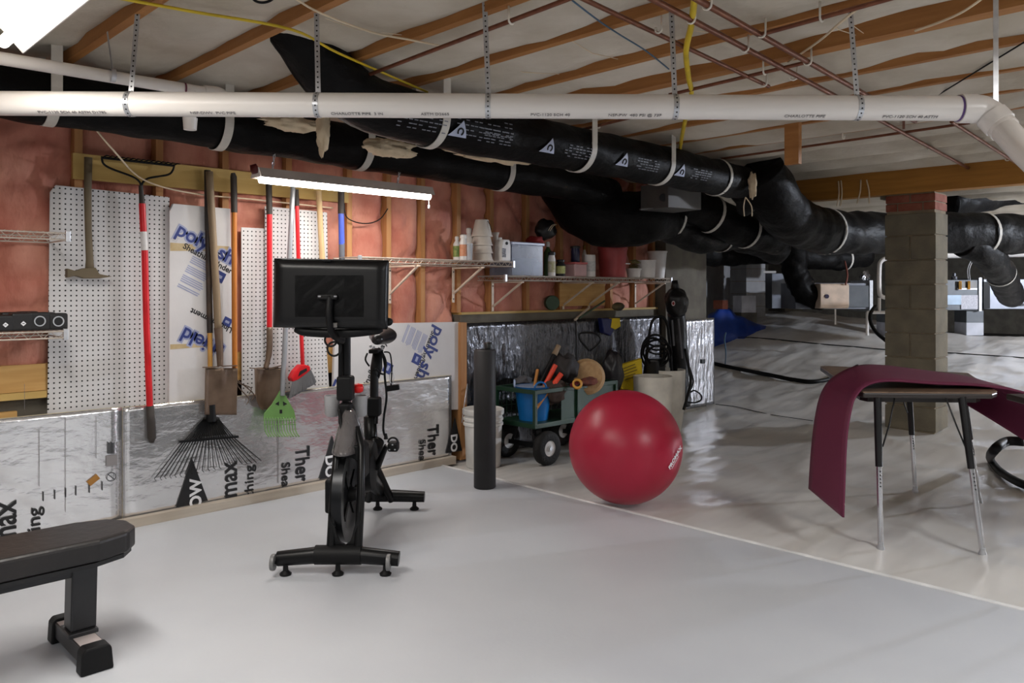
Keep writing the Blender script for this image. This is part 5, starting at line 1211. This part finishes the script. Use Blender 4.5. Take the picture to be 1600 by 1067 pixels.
long_tool('loppers_orange', 'lower orange gripped wooden lopper handle in the blue tub', 'garden tool', AT(836, 640, 5.68), AT(877, 584, 5.78), [(0, 0.5, 0.013, 0.012, M_tanw, 'shaft'), (0.48, 1, 0.018, 0.019, M_or2, 'grip')])
long_tool('shears', 'small steel shears with brown grip in the blue tub', 'garden tool', AT(828, 642, 5.7), AT(840, 578, 5.9), [(0, 0.6, 0.008, 0.012, M_galv, 'blade'), (0.6, 1, 0.012, 0.013, M_tanw, 'grip')])
# things piled in the wagon
hat = AT(919, 600, 6.05)
t = thing('straw_hat', (hat.x, hat.y, 0.30), 'tan woven basket lid leaning in the wagon', 'basket')
M_straw = mat('tan_straw', (168, 132, 92), 0.7, rgb2=(184, 150, 108), vscale=40)
MB().lathe([(0.0, 0.03), (0.11, 0.026), (0.13, 0.0), (0.138, -0.012), (0.134, -0.016), (0.11, 0.016), (0.0, 0.02)], AT(918, 588, 6.0), 36, axis=(FW * -1 + V(0, 0, 0.25) + RT * 0.1)).build('brim', M_straw, t, smooth='auto')
def glump(name, label, cat, px, py, d, s_, m_, sd, am=0.4):
    c_ = AT(px, py, d); return tag(lump(c_, s_, sd, am, 2.2).build(name, m_, smooth=True), label, cat)
M_gl = mat('dark_leather', (40, 36, 36), 0.7); M_rbr = mat('red_brown_cloth', (84, 44, 38), 0.8, rgb2=(120, 62, 46), vscale=20)
glump('work_glove', 'grey work glove heap behind the blue tub', 'glove', 818, 595, 6.05, (0.07, 0.06, 0.04), mat('grey_glove', (84, 84, 88), 0.8), 3)
glump('tool_bag', 'dark tool bag bulging in the middle of the wagon', 'bag', 883, 575, 5.95, (0.10, 0.09, 0.11), M_gl, 7)
glump('work_glove', 'brown leather glove resting across the tan basket lid', 'glove', 918, 596, 5.9, (0.10, 0.05, 0.03), M_rbr, 11)
glump('rag', 'dark brown rag spilling between tub and wagon side', 'rag', 866, 612, 5.8, (0.11, 0.07, 0.09), mat('brown_rag', (60, 46, 40), 0.9), 13)
t = thing('hose_nozzle', AT(898, 600, 5.85), 'gold and maroon hose nozzle in the wagon', 'nozzle')
MB().ring(AT(902, 600, 5.8), -FW + V(0, 0, 0.4), 0.022, 0.03, 0.016, 20).build('ring', mat('gold_ring', (190, 138, 60), 0.45), t, smooth=True)
MB().tube([AT(893, 602, 5.8), AT(903, 597, 5.85)], [0.016, 0.022], 12).build('body', mat('maroon_nozzle', (96, 30, 40), 0.4), t, smooth='auto')
glump('soil_bag', 'dark soil bag standing between wagon and white planters', 'bag', 958, 580, 6.35, (0.10, 0.07, 0.17), mat('dark_bag', (28, 26, 30), 0.35), 21, 0.25)
cable('wire_loop', 'bent black wire handle rising above the tan basket lid', [AT(921, 548, 6.1), AT(908, 533, 6.1), AT(905, 525, 6.1), AT(909, 520, 6.1), AT(930, 521, 6.1), AT(938, 532, 6.1), AT(922, 548, 6.12)], 0.008, M_blackw)
# tub with dark lid, yellow sack, planters
wt = AT(966, 610, 6.45)
t = thing('small_tub', (wt.x, wt.y, -0.02), 'white tub with dark lid beside the yellow sack', 'tub')
MB().lathe([(0.085, 0), (0.10, 0.38)], (wt.x, wt.y, -0.02), 26).build('body', M_wb, t, smooth='auto')
MB().lathe([(0.106, 0.38), (0.108, 0.42), (0.1, 0.43), (0, 0.43)], (wt.x, wt.y, -0.02), 26).build('lid', M_blk, t, smooth='auto')
ys = AT(990, 575, 6.75)
t = thing('yellow_sack', (ys.x, ys.y, -0.02), 'yellow printed paper sack behind the white planters', 'sack')
M_ysk = mat('yellow_sack', (206, 178, 30), 0.6, bump=0.4, bscale=12)
pq_ = [AT(966, 572, 6.7), AT(1003, 560, 6.75), AT(1005, 600, 6.75), AT(1002, 640, 6.75), AT(975, 640, 6.7)]
MB().prism3(pq_, FW * 0.09).build('sack', M_ysk, t, bevel=0.012, seg=3)
m2 = MB()
for i in range(5):
    a, b = AT(974 + i * 0.5, 576 + i * 4.5, 6.69), AT(1000, 566 + i * 5, 6.735); m2.bar(a, a + (b - a) * (0.7 + 0.06 * (i % 3)), 0.008, 0.001, up=FW)
o = m2.build('printed_lines', mat('sack_print', (112, 92, 20), 0.6), t); o['kind'] = 'stuff'
M_plant = mat('planter_cream', (208, 204, 194), 0.4)
def planter(label, px, d, top_y, w_):
    c_ = AT(px, 600, d); c_.z = -0.02; h = AT(px, top_y, d).z + 0.02; r = w_ / 2
    t = thing('planter', c_, label, 'planter')
    MB().lathe([(r * 0.72, 0), (r * 0.86, h * 0.2), (r * 0.96, h * 0.55), (r, h * 0.95), (r, h), (r * 0.9, h), (r * 0.88, h * 0.9)], c_, 36).build('shell', M_plant, t, smooth='auto')
    MB().lathe([(r * 0.9, h * 0.90), (0, h * 0.91)], c_, 30).build('soil', M_dirt, t)
planter('tall cream planter nearer the ball', 1020, 6.55, 587, 0.32)
planter('tall cream planter behind the other, next to the black bag', 1042, 6.95, 577, 0.32)

# ------------------------------------------------------------------ black bag, hose stand, clutter on the ledge
bg = AT(1059, 600, 6.95)
t = thing('golf_bag', (bg.x, bg.y, -0.02), 'tall black bag with hood and oval patch leaning at the wall end', 'bag')
M_bag = mat('bag_black', (22, 22, 23), 0.4, bump=0.3, bscale=14)
bpts = [AT(1062, 634, 7.12), AT(1061, 580, 7.12), AT(1058, 520, 7.08), AT(1056, 490, 7.04)]
MB().tube(smoothpts(bpts, 6), 0.085, 20, jit=0.02, jscale=9).build('body', M_bag, t, smooth=True)
lump(AT(1057, 472, 6.95), (0.115, 0.10, 0.125), 31, 0.2).build('hood', M_bag, t, smooth=True)
MB().lathe([(0.022, -0.002), (0.022, 0.004)], AT(1052, 474, 6.835), 20, axis=-FW, sx=0.7).build('oval_patch', mat('patch_pale', (190, 170, 170), 0.6), t)
MB().lathe([(0.013, 0.0), (0.013, 0.006)], AT(1052, 474, 6.833), 18, axis=-FW, sx=0.7).build('oval_patch', M_redc, t)
MB().tube([AT(1055, 452, 6.95), AT(1054, 438, 6.95)], [0.04, 0.025], 14).build('hood_tip', M_bag, t, smooth=True)
for a, b in (((1050, 500), (1053, 540)), ((1060, 498), (1066, 560))): MB().tube([AT(a[0], a[1], 6.86), AT(b[0], b[1], 6.86)], 0.009, 8).build('strap', mat('strap_sheen', (80, 80, 84), 0.3), t)
MB().tube(smoothpts([AT(1070, 545, 6.9), AT(1079, 590, 6.85), AT(1076, 612, 6.8), AT(1068, 640, 6.75)], 5), 0.012, 8).build('shoulder_strap', M_blackw, t, smooth=True)
hs = AT(1018, 560, 6.95)
t = thing('hose_stand', (hs.x, hs.y, -0.02), 'black wire stand with coiled hose loops left of the hooded bag', 'hose reel')
def loop(cx, cy, rx, ry, d, r, tilt=0.0): return [AT(cx + rx * math.cos(a), cy + ry * math.sin(a), d + tilt * math.sin(a)) for a in [k_ * math.pi / 12 for k_ in range(24)]]
MB().tube(smoothpts([AT(1006, 590, 6.95), AT(1012, 540, 6.95), AT(1018, 505, 6.95), AT(1028, 495, 6.95), AT(1040, 500, 6.95), AT(1046, 530, 6.95), AT(1050, 590, 6.95)], 5), 0.012, 8).build('frame', M_blackw, t, smooth=True)
for i, (cx, cy, rx, ry) in enumerate(((1024, 545, 20, 22), (1027, 550, 22, 19), (1020, 552, 18, 24), (1028, 556, 17, 16))): MB().tube(loop(cx, cy, rx, ry, 6.87 - 0.02 * i, 0.01, 0.05), 0.010, 8, closed=True).build('hose_loop', M_blackw, t, smooth=True)
for cy in (535, 541, 547): MB().tube(smoothpts([AT(1008, cy, 6.85), AT(1025, cy + 6, 6.83), AT(1044, cy + 3, 6.86)], 4), 0.008, 8).build('hose_run', M_blackw, t, smooth=True)
MB().box(AT(1024, 572, 6.93), (0.22, 0.12, 0.14), Matrix.Rotation(0.3, 3, 'Z')).build('motor_box', M_blk, t, bevel=0.02, seg=3)
cable('cable_coil', 'thin black cable curling on the plastic right of the planters', [AT(1076, 570, 7.2), AT(1083, 595, 7.1), AT(1078, 612, 7.0), AT(1085, 610, 6.95), AT(1095, 617, 6.95), AT(1095, 625, 6.95), AT(1085, 629, 6.95), AT(1072, 628, 6.9)], 0.007, M_blackw)
def on_ledge(px, py, y=4.33): return ONY(px, py, y)
c_ = on_ledge(862, 487); t = thing('cord_reel', c_, 'green round cord reel resting on the wall ledge', 'reel')
MB().lathe([(0.0, -0.03), (0.055, -0.03), (0.06, -0.02), (0.06, 0.02), (0.055, 0.03), (0, 0.03)], V(c_.x, c_.y, 1.062 + 0.06), 26, axis=(0.6, 1, 0)).build('reel', mat('dark_green_reel', (44, 66, 44), 0.5), t, smooth='auto')
tag(MB().bar(on_ledge(898, 500, 4.30), on_ledge(921, 480, 4.33), 0.014, 0.014).build('loose_bracket', M_brk), 'loose cream shelf bracket slanting below the long shelf', 'bracket')
t = thing('spray_gun', on_ledge(952, 500, 4.3), 'blue and yellow plastic tool hooked over the foil board edge', 'garden tool')
MB().prism3([on_ledge(a, b, 4.27) for a, b in ((940, 497), (958, 498), (962, 510), (955, 525), (944, 520))], (0, 0.05, 0)).build('body', mat('navy_plastic', (28, 36, 88), 0.4), t, bevel=0.008)
MB().prism3([on_ledge(a, b, 4.265) for a, b in ((957, 497), (969, 497), (970, 510), (962, 515), (955, 512))], (0, 0.04, 0)).build('nozzle', M_ysk, t, bevel=0.005)
MB().bar(on_ledge(905, 497, 4.29), on_ledge(945, 470, 4.31), 0.012, 0.012).build('wand', mat('green_wand', (56, 74, 52), 0.5), t)
glump('gift_box', 'small yellow and dark box on the wall ledge', 'box', 966, 479, 6.6, (0.07, 0.04, 0.035), mat('ledge_box', (96, 82, 50), 0.7, rgb2=(40, 38, 36), vscale=8), 41, 0.1)

# ------------------------------------------------------------------ table with maroon mat
M_tt = mat('table_brown', (104, 84, 68), 0.35, rgb2=(120, 98, 80), vscale=5, vstretch=(0.6, 5, 5)); M_te = mat('table_edge', (46, 40, 38), 0.4)
M_leg = mat('leg_black', (22, 22, 23), 0.35); M_chr = mat('chrome', (196, 196, 198), 0.2, 0.95)
def LD(lat, d, z): return FW * d + RT * lat + V(0, 0, z)
TZ = 0.735
t = thing('school_table', LD(2.0, 4.2, -0.02), 'small trapezoid table with black and chrome legs under the maroon mat', 'table')
top = [LD(1.64, 3.84, TZ), LD(2.31, 3.84, TZ), LD(2.62, 4.62, TZ), LD(2.0, 5.06, TZ)]
top = [LD(1.70, 3.84, TZ), LD(2.30, 3.80, TZ), LD(2.36, 3.86, TZ), LD(2.70, 4.70, TZ), LD(2.05, 5.14, TZ), LD(1.98, 5.10, TZ), LD(1.685, 3.91, TZ)]
MB().prism3(top, (0, 0, -0.006)).build('top_surface', M_tt, t)
ctr = LD(2.1, 4.4, TZ)
MB().prism3([V(q.x, q.y, TZ - 0.006) for q in top], (0, 0, -0.024)).build('top_edge', M_te, t, bevel=0.006)
MB().prism3([ctr + (q - ctr) * 0.86 + V(0, 0, -0.03) for q in top], (0, 0, -0.03)).build('apron', M_te, t)
def leg(p0, p1, base=-0.02):
    p0, p1 = Vector(p0), Vector(p1); p1.z = base + 0.02; m_ = p0 + (p1 - p0) * 0.47
    MB().tube([p0, m_], [0.0185, 0.0165], 14).build('leg', M_leg, t, smooth='auto')
    o = MB().tube([m_ - (p1 - p0) * 0.03, p1], 0.0125, 14).build('leg_insert', M_chr, t, smooth='auto')
    MB().lathe([(0.016, -0.02), (0.018, -0.008), (0.013, 0.006), (0.013, 0.02)], p1, 14).build('foot_glide', M_galv, o, smooth='auto')
    for i in range(5): MB().lathe([(0.0035, 0), (0.0035, 0.003)], m_ + (p1 - p0) * (0.03 + 0.025 * i) - FW * 0.011, 8, axis=-FW).build('adjust_hole', M_hole, o)
def lgp(px, py, d): return AT(px, py, d)
leg(AT(1371, 620, 3.86), AT(1376, 850, 3.80)); leg(AT(1503, 620, 3.82), AT(1535, 860, 3.72))
leg(AT(1420, 605, 4.93), AT(1430, 760, 4.88))
leg(LD(2.55, 4.5, 0.70), LD(2.72, 4.62, 0.0))
for (a, b, d) in (((1398, 622), (1379, 698), 3.86), ((1478, 622), (1510, 702), 3.80), ((1410, 622), (1418, 645), 4.85)):
    MB().tube([AT(a[0], a[1], d), AT((a[0] + b[0]) / 2 + 1, (a[1] + b[1]) / 2 + 4, d), AT(b[0], b[1], d)], 0.004, 6).build('brace', M_leg, t, smooth=True)
t2 = thing('school_table', LD(2.9, 3.3, -0.02), 'second dark edged table mostly outside the right frame edge', 'table')
top2 = [LD(2.335, 3.74, TZ), LD(2.86, 4.15, TZ), LD(3.5, 3.5, TZ), LD(2.9, 2.4, TZ), LD(2.30, 2.85, TZ)]
top2 = [LD(2.37, 3.78, TZ - 0.004), LD(2.20, 3.22, TZ - 0.004), LD(2.9, 2.7, TZ - 0.004), LD(3.5, 3.6, TZ - 0.004)]
top2 = [LD(2.365, 3.80, TZ - 0.004), LD(2.31, 3.30, TZ - 0.004), LD(3.2, 3.0, TZ - 0.004), LD(3.45, 3.75, TZ - 0.004)]
MB().prism3(top2, (0, 0, -0.03)).build('top', M_te, t2, bevel=0.006)
for q in (LD(2.55, 3.45, 0.69), LD(3.2, 3.2, 0.69), LD(3.2, 3.6, 0.69)): MB().tube([q, V(q.x, q.y, -0.01)], 0.015, 10).build('leg', M_leg, t2)
near = [(1.562, 3.74, 0.155), (1.572, 3.75, 0.32), (1.594, 3.78, 0.52), (1.622, 3.80, 0.645), (1.655, 3.82, 0.715), (1.73, 3.86, 0.765), (1.86, 3.90, 0.78), (2.09, 3.92, 0.763), (2.30, 3.92, 0.755), (2.50, 3.90, 0.728), (2.66, 3.88, 0.665), (2.74, 3.90, 0.55), (2.745, 3.95, 0.36)]
far = [(1.580, 4.22, 0.17), (1.60, 4.24, 0.36), (1.625, 4.25, 0.54), (1.67, 4.28, 0.67), (1.76, 4.34, 0.75), (1.93, 4.44, 0.80), (2.08, 4.48, 0.80), (2.22, 4.46, 0.785), (2.38, 4.44, 0.765), (2.52, 4.44, 0.745), (2.60, 4.46, 0.72), (2.57, 4.48, 0.67), (2.50, 4.46, 0.615)]
ne, fa = smoothpts([LD(*q) for q in near], 5), smoothpts([LD(*q) for q in far], 5)
def mf(u, v):
    i = u * (len(ne) - 1); k_ = min(int(i), len(ne) - 2); f_ = i - k_
    a = ne[k_] + (ne[k_ + 1] - ne[k_]) * f_; b = fa[k_] + (fa[k_ + 1] - fa[k_]) * f_
    return a + (b - a) * v
tag(MB().grid(mf, 70, 8).build('yoga_mat', mat('maroon_mat', (100, 32, 62), 0.6, rgb2=(106, 36, 66), vscale=3, bump=0.1, bscale=120, bdist=0.002), smooth=True, solid=0.009), 'maroon yoga mat draped over the trapezoid table', 'yoga mat')

# ------------------------------------------------------------------ hoses, tarp and the far equipment
def gpt(px, py, up=0.02):     # walk the ray onto the uneven ground
    r = ray(px, py); lo, hi = 2.0, 20.0
    for _ in range(50):
        m_ = (lo + hi) / 2; q = EYE + r * m_
        if q.z > gz(q.x, q.y): lo = m_
        else: hi = m_
    q = EYE + r * lo; return V(q.x, q.y, gz(q.x, q.y) + up)
tag(MB().tube(smoothpts([gpt(1085, 560), gpt(1115, 570), gpt(1150, 578), gpt(1200, 588), gpt(1240, 596), gpt(1275, 599), gpt(1310, 590), gpt(1340, 575)], 8), 0.024, 10).build('drain_hose', M_blackw, smooth=True), 'long black corrugated hose lying on the plastic before the tarp', 'hose')
hl = [gpt(1640, 775, 0.03), gpt(1600, 765, 0.03), gpt(1565, 745, 0.03), gpt(1548, 725, 0.03), AT(1552, 705, 4.35), AT(1572, 690, 4.45), AT(1600, 690, 4.4)]
tag(MB().tube(smoothpts(hl, 8), 0.026, 12).build('drain_hose', M_blackw, smooth=True), 'thick black hose looping under the right end of the mat', 'hose')
cable('ground_cable', 'thin dark cable snaking over the plastic hump', [gpt(1130, 532, 0.008), gpt(1160, 528, 0.008), gpt(1200, 530, 0.008), gpt(1240, 534, 0.008), gpt(1290, 539, 0.008), gpt(1340, 543, 0.008), gpt(1385, 547, 0.008), gpt(1480, 552, 0.008), gpt(1600, 560, 0.008)], 0.007, M_blackw)
cable('ground_cable', 'thin dark cable on the plastic behind the ball', [gpt(1118, 632, 0.004), gpt(1150, 636, 0.004), gpt(1180, 643, 0.004), gpt(1215, 650, 0.004), gpt(1270, 658, 0.004)], 0.003, M_blackw)
cable('riser_tube', 'thin blue tube rising by the tarp', [gpt(1133, 572, 0.02), AT(1134, 550, 8.3), AT(1132, 530, 8.4), AT(1134, 520, 8.5)], 0.008, M_bluew)
M_tarp = mat('tarp_blue', (20, 52, 130), 0.5, bump=0.4, bscale=10)
tc_ = AT(1150, 505, 9.2)
t = thing('tarp_heap', (tc_.x, tc_.y, gz(tc_.x, tc_.y)), 'crumpled blue tarp heap in the crawl space', 'tarp')
def tf(u, v):
    a = 1106 + 92 * u; prof = min(1, 0.8 + u) if u < 0.36 else 1 - 0.82 * (u - 0.36) / 0.64
    base = gpt(a, 545 - 30 * u, 0.0); d0 = base.x * FW.x + base.y * FW.y; d = d0 + 0.9 * v + 0.1 * noise.noise(V(u * 4, v * 4, 2))
    top_z = CH - (480 - HZ) / FPX * (d0 + 0.4); zz = base.z - 0.02 + (top_z - base.z) * prof * math.sin(math.pi * min(1, v * 1.15)) ** 0.7 * (1 + 0.12 * noise.noise(V(u * 7, v * 5, 6)))
    p_ = AT(a, 500, d); return V(p_.x, p_.y, max(zz, base.z - 0.02))
MB().grid(tf, 30, 20).build('tarp', M_tarp, t, smooth=True, solid=0.004)
bx = AT(1126, 476, 9.0); MB().box(bx, (0.12, 0.12, 0.1)).build('box_under', M_brick, t, bevel=0.005)
wbx = AT(1163, 475, 11.8)
t = thing('painted_block', (wbx.x, wbx.y, gz(wbx.x, wbx.y)), 'white painted block at the foot of the pale block pier', 'block')
MB().box(wbx, (0.24, 0.24, 0.25), Matrix.Rotation(-0.5, 3, 'Z')).build('block', mat('white_paint', (206, 206, 212), 0.6), t, bevel=0.004)
MB().box(V(wbx.x, wbx.y, (wbx.z - 0.126 + gz(wbx.x, wbx.y)) / 2), (0.26, 0.26, max(0.02, wbx.z - 0.126 - gz(wbx.x, wbx.y))), Matrix.Rotation(-0.5, 3, 'Z')).build('footing', M_block, t)
fs = AT(1352, 433, 11.5)
tag(lump(fs, (0.13, 0.05, 0.09), 51, 0.5, 3).build('foil_scrap', M_foilb, smooth=True), 'bright crumpled silver foil scrap above the far plenum', 'foil')
# air handler and its plenums
M_sil = mat('silver_sheet', (112, 115, 122), 0.4, 0.7, rgb2=(126, 129, 137), vscale=5); M_ah = mat('cabinet_grey', (82, 86, 90), 0.45, 0.2)
def facing_box(px0, px1, py0, py1, d, depth):
    a, b = AT(px0, py0, d), AT(px1, py0, d); lo, hi = AT(px0, py1, d).z, AT(px0, py0, d).z
    c_ = (a + b) / 2 + FW * depth / 2; wd = (b - a).length
    return V(c_.x, c_.y, (lo + hi) / 2), (wd, depth, hi - lo), Matrix.Rotation(YAW - math.pi / 2, 3, 'Z')
def fb(px0, px1, py0, py1, d, depth): return MB().box(*facing_box(px0, px1, py0, py1, d, depth))
c0 = AT(1250, 484, 10.9)
t = thing('supply_plenum', c0, 'long silver sheet metal plenum left of the block pier', 'plenum')
fb(1243, 1361, 442, 483, 10.9, 0.6).build('box', M_sil, t, bevel=0.006); fb(1326, 1358, 446, 480, 10.87, 0.02).build('panel', M_ah, t, bevel=0.004)
fb(1359, 1364, 438, 487, 10.86, 0.62).build('flange', M_galv, t)
t = thing('humidifier', AT(1306, 482, 10.6), 'cream rounded humidifier box mounted on the silver plenum', 'humidifier')
a, b = AT(1282, 462, 10.55), AT(1327, 462, 10.55); zl, zh = AT(1300, 482, 10.6).z, AT(1300, 443, 10.6).z
wv_ = (b - a).length
prof = [(0.0, 0.12), (0.06, 0.02), (0.16, 0.0), (0.84, 0.0), (0.94, 0.02), (1.0, 0.1), (1.0, 1.0), (0.0, 1.0)]
sec = [a + FW * (p_[1] * 0.28) + V(0, 0, zl - a.z + (zh - zl) * p_[0]) for p_ in prof]
MB().prism3(sec, RT * wv_).build('cover', mat('humidifier_cream', (208, 186, 166), 0.45), t, bevel=0.01, seg=2)
MB().lathe([(0.028, 0), (0.028, 0.006)], AT(1292, 463, 10.545), 18, axis=-FW, sx=1).build('oval_badge', mat('badge_navy', (40, 30, 60), 0.5), t).scale = (1, 1, 1)
MB().tube(smoothpts([AT(1321, 445, 10.53), AT(1324, 430, 10.6), AT(1320, 408, 10.8)], 5), 0.012, 8).build('feed_tube', mat('brown_tube', (120, 70, 60), 0.5), t, smooth=True)
MB().cyl(AT(1305, 483, 10.75), AT(1305, 507, 10.75), 0.012, n=8).build('drain_tube', M_pvc, t)
t = thing('air_handler', AT(1515, 520, 10.9), 'dark grey air handler cabinet right of the block pier', 'air handler')
fb(1440, 1532, 437, 485, 10.9, 0.6).build('cabinet', M_ah, t, bevel=0.008); fb(1530, 1534, 434, 486, 10.88, 0.6).build('flange', M_galv, t)
fb(1497, 1526, 440, 453, 10.885, 0.02).build('valve_panel', M_plen, t); fb(1497, 1527, 450, 453, 10.87, 0.02).build('label_strip', M_inkwhite, t)
fb(1502, 1528, 461, 483, 10.885, 0.01).build('paper_label', mat('printed_label', (206, 206, 214), 0.6, rgb2=(176, 176, 186), vscale=60), t)
fb(1480, 1502, 461, 476, 10.886, 0.01).build('paper_label', mat('pale_blue_label', (176, 196, 216), 0.6), t)
for px in (1499, 1501.5, 1513, 1515): MB().cyl(AT(px, 452, 10.86), AT(px, 439, 10.86), 0.009, n=8).build('copper_stub', mat('brass_stub', (186, 140, 60), 0.35, 0.6), t)
for px in (1513, 1516): MB().tube(smoothpts([AT(px, 437, 10.9), AT(px - 1, 420, 10.9), AT(px + 7, 402, 10.9)], 5), 0.006, 6).build('wire', M_galv, t)
MB().lathe([(0.04, 0), (0.04, 0.05), (0.02, 0.06), (0.02, 0.1)], AT(1491, 438, 11.1), 14).build('fitting', M_sil, t, smooth='auto')
t = thing('return_plenum', AT(1580, 484, 10.9), 'silver sheet metal plenum at the right edge under the branch duct', 'plenum')
fb(1537, 1660, 436, 483, 10.95, 0.6).build('box', M_sil, t, bevel=0.006); fb(1537, 1547, 440, 482, 10.93, 0.03).build('collar', M_blackw, t)
fb(1594, 1600, 474, 478, 10.93, 0.03).build('printed_mark', M_ink, t)
for px0, px1, lab in ((1510, 1537, 'block stand holding up the grey air handler'), (1385, 1400, 'block stand hidden behind the pier below the silver plenum')):
    t = thing('block_stand', AT(px0, 520, 10.95), lab, 'stand')
    fb(px0, px1, 504, 524, 10.95, 0.3).build('block', mat('white_block', (176, 178, 186), 0.7), t, bevel=0.004); fb(px0, px1, 485, 504, 10.95, 0.3).build('block', M_ah, t, bevel=0.004)
tag(fb(1206, 1240, 427, 482, 12.6, 0.35).build('wrapped_post', M_sil, bevel=0.006), 'silver wrapped block post in the far crawl space', 'post')
tag(MB().cyl(AT(1192, 425, 12.5), AT(1212, 425, 12.5), 0.02, n=10).build('stub_pipe', M_pvc), 'short white pipe beside the silver wrapped post', 'pipe')
t = thing('condensate_pipe', AT(1373, 500, 9.8), 'white plastic drain piping left of the block pier', 'pipe')
pp = smoothpts([AT(1400, 404, 9.8), AT(1385, 404, 9.8), AT(1377, 408, 9.8), AT(1374, 418, 9.8), AT(1374, 455, 9.8), AT(1378, 463, 9.8), AT(1390, 466, 9.8), AT(1402, 466, 9.8)], 5)
MB().tube(pp, 0.026, 12).build('trap', M_pvc, t, smooth=True)
MB().cyl(AT(1374, 465, 9.8), AT(1374, 487, 9.8), 0.018, n=10).build('drop_pipe', M_pvc, t); MB().cyl(AT(1354, 488, 9.8), AT(1402, 488, 9.8), 0.02, n=10).build('cross_pipe', M_pvc, t); MB().cyl(AT(1355, 488, 9.8), AT(1355, 524, 9.8), 0.018, n=10).build('drop_pipe', M_pvc, t)
tag(MB().tube(smoothpts([AT(1368, 478, 9.6), AT(1360, 490, 9.5), AT(1361, 505, 9.4), AT(1370, 520, 9.2), AT(1388, 535, 9.0)], 6), 0.022, 10).build('line_set', M_blackw, smooth=True), 'black insulated refrigerant line curving down beside the pier', 'hose')
tag(MB().cyl(AT(1470, 398, 11.5), AT(1600, 396, 11.8), 0.055, n=16).build('sewer_pipe', M_pvc, smooth='auto'), 'white pipe seen between trunk duct and air handler', 'pipe')
MB_ = thing('crawl_lamp', (11.2, -1.2, 2.0), 'bare bulb lamp over the crawl space ground', 'lamp')
MB().lathe([(0.0, -0.07), (0.03, -0.05), (0.035, -0.02), (0.015, 0.03)], V(11.2, -1.2, 2.13), 14).build('bulb', M_tube, MB_, smooth=True); MB().tube([V(11.2, -1.2, 2.14), V(11.2, -1.2, 2.19), V(11.2, -1.2, 2.26)], [0.025, 0.02, 0.008], 12).build('socket', M_blk, MB_)
